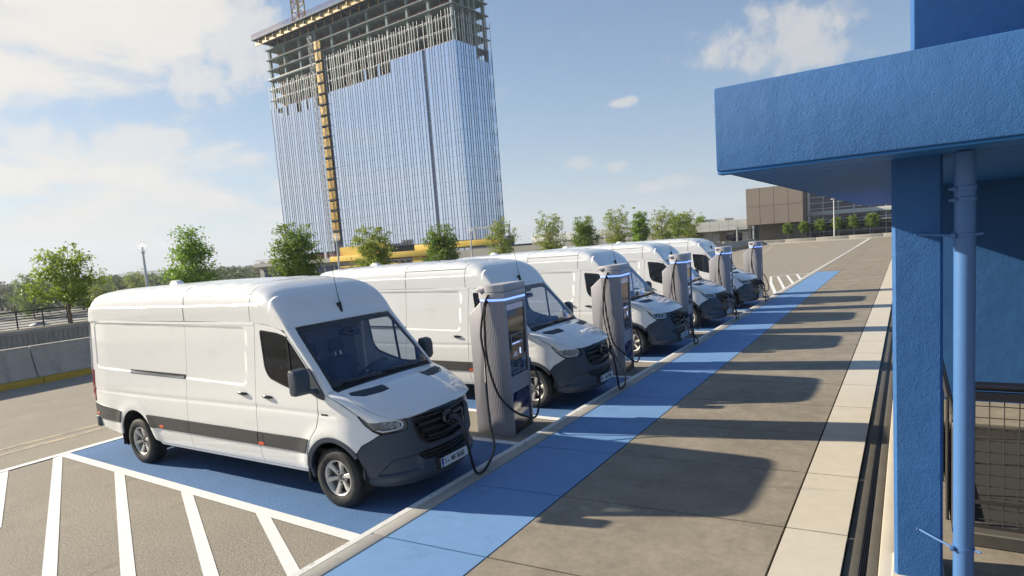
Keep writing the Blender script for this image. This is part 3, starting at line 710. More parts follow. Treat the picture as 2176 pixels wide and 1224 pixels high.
    wso = [(a_of_y(-y, b), b) for b, y in wy] + [(a_of_y(-.45, 16.06), 16.06), (0, 16.08), (a_of_y(.45, 16.06), 16.06)] + [(a_of_y(y, b), b) for b, y in reversed(wy)] + [(a_of_y(.45, 13.0), 12.98), (0, 12.96), (a_of_y(-.45, 13.0), 12.98)]
    wiy = [(13.30, .755), (13.6, .775), (14, .79), (15, .815), (15.5, .825), (15.72, .80)]
    wsi = rounded([(a_of_y(-y, b), b) for b, y in wiy] + [(a_of_y(-.4, 15.80), 15.80), (0, 15.82), (a_of_y(.4, 15.80), 15.80)] + [(a_of_y(y, b), b) for b, y in reversed(wiy)] + [(a_of_y(.2, 13.3), 13.27), (a_of_y(.15, 13.42), 13.46), (a_of_y(-.15, 13.42), 13.46), (a_of_y(-.2, 13.3), 13.27)], .06, 3)
    ws = link('windscreen', panel('windscreen', wsi, lambda a, b: tuple(Vector(top(a, b))-Vector((.004, 0, .004))), (.07, .18), rim=0), MATS['windscreen_glass'], v)
    link('windscreen_border', panel('windscreen_border', wso, lambda a, b: tuple(Vector(top(a, b))-Vector((.003, 0, .003))), (.05, .15), [wsi], rim=.012), MATS['gloss_black'], ws)
    # A pillars
    pil = [(a_of_y(-y-.006, b), b) for b, y in [(12.94, .813)]+wy[1:]+[(16.95, .872)]] + [(-.999, 16.95), (-.999, 16), (-.999, 15), (-.999, 14), (-.999, 13), (-.999, 12.94)]
    both('windscreen_pillar', v, P, pil, top, sp=(.03, .12))
    # cab roof and cargo roof
    capo = [(-1, 8.02)] + [(-1, b) for b in (9, 10, 11, 12)] + [(-.999, 12.925), (a_of_y(-.5, 12.93), 12.93), (0, 12.93), (a_of_y(.5, 12.93), 12.93), (.999, 12.925)] + [(1, b) for b in (12, 11, 10, 9)] + [(1, 8.02)]
    link('cab_roof', panel('cab_roof', capo, lambda a, b: top(max(-1, min(1, a)), b), (.02, .10), rim=.03), P, v)
    ro = [(-1, 0)] + [(-1, b) for b in range(1, 8)] + [(-1, 7.98), (1, 7.98)] + [(1, b) for b in range(7, 0, -1)] + [(1, 0)]
    def roofmap(a, b):
        x, y, z = top(max(-1, min(1, a)), b)
        if 3.6 < b < 7.9 and abs(a) < .62:                 # pressed ribs across the roof sheet
            k = smoothstep(.62, .5, abs(a))*smoothstep(3.6, 4.2, b)
            z += .009*k*smoothstep(.25, .75, .5+.5*math.cos(x*2*math.pi/.42))
        return (x, y, z)
    roof = link('roof', panel('roof', ro, roofmap, (.010, .08), rim=.03), P, v)
    # door seams carried over the roof edge, and the black joint over the sliding door
    for m in (1, -1):
        b = MB()
        pts = []
        for i in range(9):
            bb = 6.0+2.0*i/8-.01; a = None
            A, ty, th = se_tab(station(bb)[5]); 
            hh = (2.545-station(bb)[3])/(station(bb)[1]-station(bb)[3]); a = float(np.interp(-hh, -th, A)); pts.append(Vector(top(-a*m, bb))+Vector((0, -.002*m, .002)))
        b.tube(pts, .0055, 6); b.build('roof_seam', MATS['black'], roof, 40)
        pts = [Vector(top(-a*m, 6.0))+Vector((0, -.0005*m, 0)) for a in np.linspace(.60, .999, 16)]
        MB().tube(pts, .0035, 5).build('roof_seam', MATS['black'], roof, 40)
    MB().hexa([(-4.62, -.09, 2.66), (-4.30, -.07, 2.66), (-4.30, .07, 2.66), (-4.62, .09, 2.66), (-4.52, -.06, 2.76), (-4.40, -.05, 2.745), (-4.40, .05, 2.745), (-4.52, .06, 2.76)]).build('roof_vent', (P,), roof, 50, .02, 3)
    # gutter line between flank and roof
    both('gutter', v, P, [(-5.59, 2.180), (-1.30, 2.158), (-1.30, 2.196), (-5.59, 2.216)], lambda s, z: belt(s, z, .003), sp=(.2, .02), rim=.01)
    # rear
    rp = MB(); zz = [.50, .9, 1.4, 1.9, 2.2]; xs = [-5.62, -5.655, -5.668, -5.64, -5.60]; yy_ = [.92, .93, .925, .90, .875]
    for sgn in (-1, 1):
        vs = []
        for z, x, y in zip(zz, xs, yy_): vs += [(x, sgn*.006, z), (x, sgn*y, z)]
        vs += [(-5.55, sgn*.006, 2.47), (-5.55, sgn*.80, 2.45)]
        q = MB().add(vs, [(2*i, 2*i+1, 2*i+3, 2*i+2) for i in range(5)]); rd = q.build('rear_door', P, v, 40)
        MB().hexa([(-5.70, sgn*.06, 1.16), (-5.66, sgn*.06, 1.16), (-5.66, sgn*.22, 1.16), (-5.70, sgn*.22, 1.16), (-5.70, sgn*.06, 1.22), (-5.66, sgn*.06, 1.22), (-5.66, sgn*.22, 1.22), (-5.70, sgn*.22, 1.22)]).build('handle', MATS['black'], rd, 40, .01)
    tl = rounded([(-5.672, 1.41), (-5.59, 1.415), (-5.585, 1.0), (-5.60, .90), (-5.66, .90)], .02)
    both('tail_light', v, MATS['red_lens'], tl, lambda s, z: belt(s, z, .010), sp=(.04, .06), rim=.03)
    b = MB()
    b.prism([(-5.74, -.80), (-5.60, -.985), (-5.50, -.985), (-5.55, -.7), (-5.55, .7), (-5.50, .985), (-5.60, .985), (-5.74, .80)], .48, .66); b.build('rear_bumper', PL, v, 40, .02, 2)
    # rub strips in door-wide lengths
    zt = lambda x: .80+.012*smoothstep(-1, -5, x)+.06*smoothstep(-5.2, -5.65, x); zb = lambda x: .625
    for (x0, x1, c0, c1) in ((-5.635, -4.745, 0, .04), (-3.905, XS(.7)-.006, -.07, 0), (XS(.7)+.006, XB(.7)-.008, 0, 0), (XB(.7)+.008, -1.255, 0, 0), (-1.245, -.445, 0, .045)):
        o = [(x0, zb(x0))]+[(x1-c1*.3, zb(x1)), (x1+c1, zt(x1))]+[(x0+c0, zt(x0))]
        both('rub_strip', v, MATS['strip'], rounded(o, .012, 3), lambda s, z: belt(s, z, .013), sp=(.08, .04), rim=.022)
    for x, z in ((-5.53, .705), (-3.60, .665), (-1.30, .655)):
        both('side_marker', v, MATS['amber'], rounded([(x-.055, z-.018), (x+.055, z-.018), (x+.055, z+.018), (x-.055, z+.018)], .016), lambda s, z: belt(s, z, .019), sp=(.04, .03), rim=.012)
    # dark lips on the front arches, mud flaps, wheel wells
    lip = arc(0, .40, .462, 192, 34, 22) + list(reversed(arc(0, .40, .405, 192, 34, 22)))
    both('arch_lip', v, PL, lip, lambda s, z: belt(s, z, .012), sp=(.05, .04), rim=.05)
    for wx in WHEELS:
        for sgn in (-1, 1):
            w = MB(); n = 20
            pts = arc(wx, .40, .46, 200, -20, n)
            vs = [(x, sgn*.97, z) for x, z in pts]+[(x, sgn*.60, z) for x, z in pts]
            fs = [(i, i+1, n+2+i, n+1+i) for i in range(n)]; fs.append(tuple(range(n+1, 2*n+2)))
            w.add(vs, fs); w.build('wheel_well', MATS['under'], v, None)
            x0 = wx-.465-(.02 if wx < -1 else 0); boxo('mud_flap', MATS['black'], v, x0-.03, x0, sgn*.72 if sgn > 0 else -.985, .985 if sgn > 0 else -.72, .25, .62, .008)
            make_wheel(v, wx, sgn*.868, sgn)
    # underbody and sills
    u = MB(); u.box(-5.5, -4.9, -.86, .86, .42, .6); u.box(-3.75, -.62, -.9, .9, .33, .55); u.box(.50, .80, -.50, .50, .30, .50); u.box(-4.9, -3.75, -.55, .55, .38, .62); u.box(-.62, .5, -.55, .55, .36, .62)
    u.build('underbody', MATS['under'], v, None)
    both('sill', v, P, [(-3.74, .365), (-.50, .365), (-.45, SILL-.006), (-3.78, SILL-.006)], lambda s, z: belt(s, z, -.004), sp=(.2, .02), rim=.03)
    # small badge on the wing
    both('badge', v, MATS['gloss_black'], [(-.145, 1.108), (-.035, 1.108), (-.035, 1.126), (-.145, 1.126)], lambda s, z: belt(s, z, .005), sp=(.05, .03), rim=.006)
    # headlights
    hl_o = [(.405, 1.128), (.52, 1.098), (.66, 1.075), (.80, 1.062), (.90, 1.052), (.965, 1.02), (.99, .965), (.985, .925), (.94, .908), (.80, .898), (.66, .905), (.59, .935), (.50, 1.01)]
    hlr = rounded(hl_o, [.01, .02, .02, .02, .03, .03, .03, .03, .03, .03, .04, .03, .03], 4)
    for m in (False, True):
        h = link('headlight', panel('headlight', hlr, lambda s, z: belt(s, z, -.045+.03*smoothstep(.7, .45, s)), (.05, .04), rim=0, mirror=m), MATS['lamp_back'], v)
        cxm = lambda p: (p[0]*.94+.045, 1.0+(p[1]-1.0)*.80)
        inner = [cxm(p) for p in hlr]
        inner = [(p[0]*.975+.018, 1.0+(p[1]-1.0)*.90) for p in hlr]
        link('lamp_bezel', panel('lamp_bezel', hlr, lambda s, z: belt(s, z, .001), (.04, .03), [inner], rim=.05, mirror=m), MATS['gloss_black'], h)
        # light guide along the lower and inner edge, upper reflector bowls
        gd = MB(); pts = [belt(s, z, -.010) for s, z in ((.53, 1.065), (.66, 1.045), (.80, 1.032), (.89, 1.02), (.935, .985), (.925, .945), (.85, .925), (.70, .922), (.62, .945))]
        if m: pts = [(x, -y, z) for x, y, z in pts]
        gd.tube(catmull(pts, 5), .011, 8); gd.build('light_guide', MATS['reflector'], h, 60)
        for (s, z, r) in ((.685, .985, .040), (.79, .98, .040), (.875, .975, .034)):
            p = Vector(belt(s, z, -.028)); x_, y_, nx, ny = plan(s); q = p+Vector((nx, -ny, 0))*.0
            bb = MB(); dirn = Vector((.96, -.28, 0)).normalized()
            bb.lathe([(r*.28, -.022), (r*.7, -.016), (r, .006), (r*1.06, .010), (r*1.06, -.01)], 'x', 20)
            vs = [(dirn*Vector(v_)[0] + Vector((0, 1, 0))*v_[1] + Vector((0, 0, 1))*v_[2]) + q for v_ in bb.v]
            if m: vs = [Vector((a.x, -a.y, a.z)) for a in vs]
            bb.v = [tuple(a) for a in vs]; bb.build('reflector', MATS['reflector'], h, 50)
        for k in range(6):
            s0 = .47+.022*k; z0 = 1.075-.026*k
            q = [belt(s0, z0, -.012), belt(s0+.035, z0+.006, -.012), belt(s0+.042, z0-.006, -.012), belt(s0+.007, z0-.012, -.012)]
            if m: q = [(x, -y, z) for x, y, z in q]
            MB().add(q, [(0, 1, 2, 3)]).build('lamp_rib', MATS['lamp_grey'], h, None)
        link('lamp_cover', panel('lamp_cover', hlr, lambda s, z: belt(s, z, .006), (.05, .04), rim=0, mirror=m), MATS['lamp_glass'], h)
    # mirrors
    for sgn in (-1, 1):
        def fy(y): return sgn*y
        b = MB()
        prof = [(-.035, 1.375), (.06, 1.37), (.10, 1.42), (.105, 1.60), (.075, 1.665), (-.02, 1.69), (-.045, 1.66), (-.05, 1.42)]
        b.add([(-.30+x, fy(1.045), z) for x, z in prof]+[(-.315+x*.92, fy(1.235), 1.53+(z-1.53)*.97) for x, z in prof], [tuple(range(8)), tuple(range(15, 7, -1))]+[(i, (i+1) % 8, 8+(i+1) % 8, 8+i) for i in range(8)])
        mm = b.build('mirror', PL, v, 50, .022, 3)
        MB().hexa([(-.345, fy(1.06), 1.45), (-.352, fy(1.06), 1.45), (-.366, fy(1.22), 1.45), (-.358, fy(1.22), 1.45), (-.345, fy(1.06), 1.65), (-.352, fy(1.06), 1.65), (-.366, fy(1.22), 1.65), (-.358, fy(1.22), 1.65)]).build('mirror_glass', MATS['chrome'], mm)
        MB().hexa([(-.30, fy(.95), 1.365), (-.16, fy(.95), 1.345), (-.20, fy(1.10), 1.39), (-.31, fy(1.10), 1.39), (-.30, fy(.95), 1.43), (-.16, fy(.95), 1.42), (-.20, fy(1.10), 1.44), (-.31, fy(1.10), 1.44)]).build('mirror_arm', PL, mm, 50, .012, 2)
    # sliding door rail
    both('slide_rail', v, MATS['black'], [(-4.36, 1.420), (-2.895, 1.400), (-2.895, 1.462), (-4.36, 1.478)], lambda s, z: belt(s, z, .003), sp=(.2, .05), rim=.012)
    both('rail_cover', v, MATS['lamp_grey'], [(-4.33, 1.424), (-2.93, 1.405), (-2.93, 1.436), (-4.33, 1.455)], lambda s, z: belt(s, z, .007), sp=(.2, .05), rim=.012)
    # aerial
    q0 = Vector(top(0, 11.72)); q1 = Vector(top(0, 12.5)); dn = (q1-q0).normalized(); up = Vector((-dn.z, 0, dn.x)); b = MB()
    def ap(l, y, h): return tuple(q0+dn*l+Vector((0, y, 0))+up*h)
    L_ = (q1-q0).length
    b.hexa([ap(-.01, -.04, -.012), ap(L_, -.022, -.012), ap(L_, .022, -.012), ap(-.01, .04, -.012), ap(.0, -.016, .055), ap(L_*.85, -.008, .022), ap(L_*.85, .008, .022), ap(.0, .016, .055)])
    an = b.build('antenna', MATS['black'], v, 50, .007, 2)
    pw = Vector(ap(.03, 0, .03))
    MB().tube([tuple(pw), tuple(pw+Vector((-.03, 0, .13))), tuple(pw+Vector((-.085, 0, .50)))], [.008, .0055, .003], 6).build('whip', MATS['black'], an, 40)
    # wipers
    for (y0, y1, b0, b1) in ((-.10, -.70, 16.35, 15.9), (.62, -.02, 16.35, 15.88)):
        pts = [tuple(Vector(top(a_of_y(y0+(y1-y0)*i/8, b0+(b1-b0)*i/8), b0+(b1-b0)*i/8))+Vector((.012, 0, .014))) for i in range(9)]
        MB().tube(pts, .008, 6).build('wiper', MATS['black'], v, 40)
    # ---- cab interior
    ds = MB(); n = 16; vs = []
    prof = [(-.02, 1.36), (-.10, 1.365), (-.30, 1.345), (-.50, 1.31), (-.58, 1.25), (-.60, 1.1), (-.55, .75)]
    for i in range(n+1):
        y = -.84+1.68*i/n
        hump = .055*math.exp(-((y-.45)/.17)**2)
        for (x, z) in prof: vs.append((x-.06*(abs(y)/.84)**2, y, z+(hump if x < -.2 and z > 1.2 else 0)))
    k = len(prof); ds.add(vs, [(i*k+j, i*k+j+1, (i+1)*k+j+1, (i+1)*k+j) for i in range(n) for j in range(k-1)]); dash = ds.build('dashboard', MATS['dash'], v, 50)
    boxo('binnacle', MATS['dash'], dash, -.52, -.26, .26, .64, 1.35, 1.46, .035, 3)
    boxo('display', MATS['gloss_black'], dash, -.545, -.52, -.14, .14, 1.28, 1.42, .008)
    boxo('tray', MATS['black'], dash, -.32, -.12, -.62, -.22, 1.33, 1.362, .01)
    sw = MB(); c = Vector((-.64, .45, 1.385)); ax = Vector((.55, 0, -.83)).normalized(); e1 = Vector((0, 1, 0)); e2 = ax.cross(e1)
    ring_ = [c+(e1*math.cos(2*math.pi*i/28)+e2*math.sin(2*math.pi*i/28))*.19 for i in range(29)]
    sw.tube(ring_, .016, 8); 
    for a in (R(0), R(180), R(-90)): sw.tube([c, c+(e1*math.cos(a)+e2*math.sin(a))*.185], [.03, .014], 6)
    sw.tube([c, c+ax*.25], .03, 8); sw.build('steering_wheel', MATS['black'], v, 50)
    for (y0, y1) in ((.20, .70), (-.72, -.27), (-.25, .16)):
        st = boxo('seat', MATS['cloth'], v, -1.22, -.72, y0, y1, .72, .90, .05, 3)
        MB().hexa([(-1.22, y0, .88), (-1.06, y0, .88), (-1.06, y1, .88), (-1.22, y1, .88), (-1.40, y0+.04, 1.52), (-1.30, y0+.04, 1.52), (-1.30, y1-.04, 1.52), (-1.40, y1-.04, 1.52)]).build('backrest', MATS['cloth'], st, 50, .045, 3)
        ym = (y0+y1)/2
        MB().hexa([(-1.42, ym-.13, 1.58), (-1.33, ym-.13, 1.58), (-1.33, ym+.13, 1.58), (-1.42, ym+.13, 1.58), (-1.44, ym-.11, 1.76), (-1.35, ym-.11, 1.76), (-1.35, ym+.11, 1.76), (-1.44, ym+.11, 1.76)]).build('headrest', MATS['cloth'], st, 50, .035, 3)
        for dy in (-.05, .05): MB().tube([(-1.345, ym+dy, 1.48), (-1.375, ym+dy, 1.62)], .008, 6).build('headrest_post', MATS['chrome'], st, 40)
    boxo('bulkhead', MATS['bulkhead'], v, -1.50, -1.47, -.90, .90, .45, 2.15)
    boxo('cab_floor', MATS['under'], v, -1.47, .10, -.90, .90, .60, .66)
    boxo('headliner', MATS['bulkhead'], v, -1.47, -.78, -.84, .84, 2.10, 2.13, .01)
    for yy in (-.55, .55): boxo('sun_visor', MATS['dash'], v, -.80, -.66, yy-.2, yy+.2, 2.04, 2.075, .01)
    boxo('camera_housing', MATS['gloss_black'], v, -.70, -.50, -.11, .11, 1.90, 1.985, .02, 2)
    # number plate (its characters differ from van to van)
    np_ = MB().box(.988, .996, -.262, .262, .363, .477).build('number_plate', MATS['plate_white'], v)
    boxo('euro_band', MATS['plate_blue'], np_, .9959, .9975, -.260, -.218, .365, .475)
    boxo('plate_carrier', MATS['black'], v, .92, .9878, -.28, .28, .35, .49, .006)
    return v
SLD = []
def handle(parent, x, z, m):
    sg = 1 if m else -1
    p = Vector(belt(x, z)); p.y = -p.y if m else p.y
    b = MB(); n = 10; vs = []
    for i in range(n+1):
        t = i/n; xx = p.x-.105+.21*t; w = .021*(math.sin(math.pi*t)**.6*.75+.25) ; o = .012+.030*math.sin(math.pi*t)**.7
        zc = z+.004-.008*t
        for (dy, dz) in ((.0, -w*.8), (.75, -w), (1.0, -w*.3), (1.0, w*.4), (.7, w), (0, w*.9)): vs.append((xx, p.y+sg*o*dy, zc+dz))
    b.add(vs, [(i*6+j, i*6+(j+1) % 6, (i+1)*6+(j+1) % 6, (i+1)*6+j) for i in range(n) for j in range(6)]+[tuple(range(6)), tuple(range(n*6+5, n*6-1, -1))])
    b.build('handle', MATS['gloss_black'], parent, 60)
def plate_text(van, chars):
    for ch in van.children:
        if ch.name.split('.')[0] == 'number_plate':
            for (tx, y, sz, sx) in ((chars[0], -.178, .092, .78), (chars[1], .055, .092, .70)):
                o = link('lettering', text_mesh(tx, sz, 'CENTER', .0018, sx), MATS['ink'], ch); o.matrix_local = Matrix.Translation((.9980, y, .42)) @ Matrix(((0, 0, 1, 0), (1, 0, 0, 0), (0, 1, 0, 0), (0, 0, 0, 1)))
            o = link('lettering', text_mesh('D', .03, 'CENTER', .001, 1.0), MATS['plate_white'], ch); o.matrix_local = Matrix.Translation((.9986, -.239, .388)) @ Matrix(((0, 0, 1, 0), (1, 0, 0, 0), (0, 1, 0, 0), (0, 0, 0, 1)))
            s = MB().lathe([(0, .0), (.017, .0)], 'x', 16, (.9982, -.132, .413)); s.build('seal', MATS['lamp_grey'], ch, None, fix=False)
            s = MB()
            for k in range(12):
                a = 2*math.pi*k/12; s.lathe([(0, 0), (.0022, 0)], 'x', 5, (.9986, -.239+.012*math.cos(a), .445+.012*math.sin(a)))
            s.build('star_ring', MATS['amber'], ch, None, fix=False)
# ------------------------------------------------------------------ the setting
def structure(o): o['kind'] = 'structure'; return o
rnd = random.Random(11)
# ground sheets: natural ground far below the deck, the asphalt deck, the road side beyond the kerb
structure(MB().add([(-4200, -4200, -9.0), (4200, -4200, -9.0), (4200, 4200, -9.0), (-4200, 4200, -9.0)], [(0, 1, 2, 3)]).build('terrain', MATS['terrain'], fix=False))
structure(MB().add([(-270, -90, -8.9), (-45, -90, -8.9), (-45, 110, -8.9), (-270, 110, -8.9)], [(0, 1, 2, 3)]).build('far_car_park', MATS['far_asphalt'], fix=False))
lot = structure(MB().box(-16.6, .93, -30, 104, -1.2, 0).build('parking_lot', MATS['asphalt']))
base = structure(MB().box(.93, 60, -30, 104, -1.2, -.02).build('pavement_base', MATS['joint']))
# pavement: slabs with open joints; x-bands blue, grey and pale, rows of 1.5 m set slightly out of square
pav = structure(empty('pavement'))
SK = .058
def slab_mesh(x0, x1, w, t, material, name, gp=.010):
    b = MB(); y0, y1 = gp, w-gp; c = (x0+x1)/2
    q = [(x0+gp-c, y0+SK*(x0-c)), (x1-gp-c, y0+SK*(x1-c)), (x1-gp-c, y1+SK*(x1-c)), (x0+gp-c, y1+SK*(x0-c))]
    b.prism(q, -t, 0); return b.mesh(name, (MATS[material],), 40, 0, 1)
YJ0 = -1.49-1.5*4
rows = 29
for (x0, x1, m_, nm) in ((1.215, 2.40, 'slab_blue', 'blue_slab'), (2.40, 4.69, 'slab_grey', 'grey_slab'), (4.69, 5.215, 'slab_pale', 'pale_slab')):
    me = slab_mesh(x0, x1, 1.5, .14, m_, nm); c = (x0+x1)/2
    for k in range(rows):
        if nm == 'blue_slab' and k >= 28: me = None; break
        o = link(nm, me, None, pav); o.location = (c, YJ0+1.5*k+SK*(c-1.215), .100+rnd.uniform(-.0006, .0006))
ye = YJ0+1.5*28
b = MB(); 
for (x0, x1, m_, y0, nm) in ((1.215, 2.40, 'slab_grey', ye, 'grey_slab'), (2.40, 4.69, 'slab_grey', YJ0+1.5*29, 'grey_slab'), (4.69, 5.215, 'slab_pale', YJ0+1.5*29, 'pale_slab')):
    c = (x0+x1)/2; MB().prism([(x0+.005, y0+.01+SK*(x0-1.215)), (x1-.005, y0+.01+SK*(x1-1.215)), (x1-.005, 104), (x0+.005, 104)], -.02, .098).build(nm, MATS[m_], pav)
# near edge of the pavement, out of view
MB().box(1.215, 5.215, -30, YJ0-.3, -.02, .098).build('grey_slab', MATS['slab_grey'], pav)
# kerb stones, the car park side painted white
for k in range(46):
    y0 = -1.49-1.5*6+3.0*k; 
    o = MB().box(.935, 1.205, y0+.004, y0+2.996, -.3, .104).build('kerb_stone', MATS['kerb'], pav, 40, .012, 2)
MB().box(.930, 1.03, -12, 104, .02, .1065).build('kerb_paint', MATS['kerb_paint'], pav, 40, .01, 1)
# drain channel along the building side
dr = structure(empty('drain_channel'))
boxo('channel_bed', MATS['drain'], dr, 5.215, 5.335, -30, 104, -.02, .074, .01)
boxo('channel_bed', MATS['drain'], dr, 5.385, 5.465, -30, 104, -.02, .082, .01)
boxo('channel_slot', MATS['drain_steel'], dr, 5.335, 5.385, -30, 104, -.02, .02)
for x in (5.338, 5.352, 5.366, 5.380): boxo('slot_rail', MATS['drain_steel'], dr, x-.003, x+.003, -30, 104, .02, .070)
boxo('edge_strip', MATS['slab_pale'], pav, 5.467, 5.62, -30, 5.4, -.02, .11, .01)
boxo('edge_strip', MATS['slab_grey'], pav, 5.467, 5.62, 5.41, 104, -.02, .11, .01)
boxo('floor_slab', MATS['slab_grey'], pav, 5.625, 6.0, -30, 5.47, -.02, .112)
boxo('floor_slab', MATS['slab_grey'], pav, 6.0, 20, -30, .62, -.02, .112)
boxo('floor_slab', MATS['slab_grey'], pav, 6.0, 20, 4.25, 5.47, -.5, .112)
boxo('floor_slab', MATS['slab_grey'], pav, 5.625, 60, 18.4, 104, -.02, .112)

# painted bays and lines on the asphalt
VAN_Y = [0.0, 4.58, 9.46, 14.0, 18.75]
CH_Y = [2.40, 6.92, 11.62, 16.55, 21.95]
marks = structure(empty('bay_markings'))
def quad(name, pts, z, m_, parent=marks):
    return MB().add([(x, y, z) for x, y in pts], [(0, 1, 2, 3)]).build(name, MATS[m_], parent, fix=False)
def line(name, a, b, w, z, m_, parent=marks):
    a = Vector(a); b = Vector(b); d = (b-a).normalized(); n = Vector((-d.y, d.x))*(w/2)
    return quad(name, [tuple(a-n), tuple(b-n), tuple(b+n), tuple(a+n)], z, m_, parent)
def yl(x): return -1.325-.033*(x+3)                        # near edge line of a bay, before its offset
for k, y in enumerate(VAN_Y):
    w = 3.10 if k < 4 else 3.25
    quad('blue_bay', [(-6.36, y+yl(-6.36)), (.80, y+yl(.80)), (.80, y+1.72), (-6.50, y+1.72)], .004, 'blue_asphalt')
    line('bay_line', (-6.40, y+yl(-6.4)-.04), (.82, y+yl(.82)-.04), .15, .008, 'line_white')
    line('bay_line', (-6.52, y+1.76), (.82, y+1.76), .13, .008, 'line_white')
line('rear_line', (-6.30, -4.2), (-6.66, 24.0), .15, .0115, 'line_white')
line('front_line', (.845, -5.0), (.845, 24.0), .115, .0115, 'line_white')
line('front_line', (1.0, 35.0), (.66, 103.5), .13, .0115, 'line_white')
for a, b_ in (((-6.26, -1.36), (-1.0, -3.60)), ((-4.16, -1.42), (-.2, -3.27)), ((-2.32, -1.48), (.75, -3.0)), ((-.68, -1.53), (.80, -2.29)), ((-6.24, -2.12), (-3.6, -3.12)), ((-6.24, -2.95), (-5.0, -3.4))):
    a = Vector(a); b_ = Vector(b_); line('hatch_line', a-(b_-a).normalized()*.16, b_, .125, .006, 'line_white')
for a, b_, w in (((-.35, 28.8), (.92, 22.6), .15), ((-.71, 33.09), (.95, 24.7), .13), ((-.31, 33.75), (.92, 27.5), .13), ((.12, 34.4), (.90, 30.2), .13), ((-1.12, 33.28), (.93, 35.34), .13), ((-1.12, 33.28), (-.35, 28.8), .13)):
    line('hatch_line', a, b_, w, .006, 'line_white')
line('faded_line', (-7.45, -12), (-7.75, 40), .17, .004, 'line_tan'); line('faded_line', (-7.85, -12), (-8.15, 40), .13, .004, 'line_tan')
line('faded_line', (-7.0, 60), (-12.5, 103), .3, .004, 'line_tan'); line('faded_line', (-3.0, 75), (-9.5, 103), .25, .004, 'line_tan')

# concrete barrier with a yellow foot along the west side
bar = tag(empty('concrete_barrier', (-15.3, 0, 0)), 'stained concrete barrier wall with a yellow kerb at its foot', 'barrier')
prof = [(-.30, .16), (-.34, .17), (-.50, .62), (-.60, .94), (-.62, 1.00), (-.60, 1.05), (-.78, 1.06), (-.78, -.2), (-.30, -.2)]
seg = 4.15
for k in range(27):
    y0 = -8.5+seg*k+(2.2 if k else 2.2); b = MB(); n = len(prof)
    b.add([(x, y0+.012, z) for x, z in prof]+[(x, y0+seg-.012, z) for x, z in prof], [tuple(range(n)), tuple(range(2*n-1, n-1, -1))]+[(i, (i+1) % n, n+(i+1) % n, n+i) for i in range(n)])
    b.build('barrier_segment', MATS['concrete'], bar, 35, .012, 1)
    MB().box(-.40, .0, y0+.006, y0+seg-.006, -.2, .165).build('yellow_kerb', MATS['yellow_kerb'], bar, 40, .02, 2)
# planter wall beyond the lower ramp, with a rail fence on it
pw = tag(empty('planter_wall', (-27.4, 0, 0)), 'ribbed grey concrete planter wall behind the barrier, carrying the fence', 'wall')
boxo('wall_core', MATS['concrete'], pw, -1.6, -.05, -20, 130, -9, .76)
boxo('wall_coping', MATS['concrete'], pw, -1.64, .0, -20, 130, .60, .80, .01)
ribs = MB()
for k in range(150): ribs.box(-.05, -.015, -6+.2*k, -6+.2*k+.11, -3, .60)
q = ribs.build('wall_rib', MATS['concrete'], pw); q['kind'] = 'stuff'
boxo('planter_soil', MATS['soil'], pw, -1.3, -.15, -20, 130, .7, .805)
fence = tag(empty('rail_fence', (-28.55, 0, .8)), 'black metal fence of seven thin horizontal rails on the concrete wall', 'fence')
for k in range(7): boxo('rail', MATS['fence_black'], fence, -.02, .02, -6, 46, .07+.118*k, .07+.118*k+(.045 if k == 6 else .03))
for k in range(50): boxo('post', MATS['fence_black'], fence, -.035, .0, -6+1.03*k+.93, -6+1.03*k+.98, 0, .82)
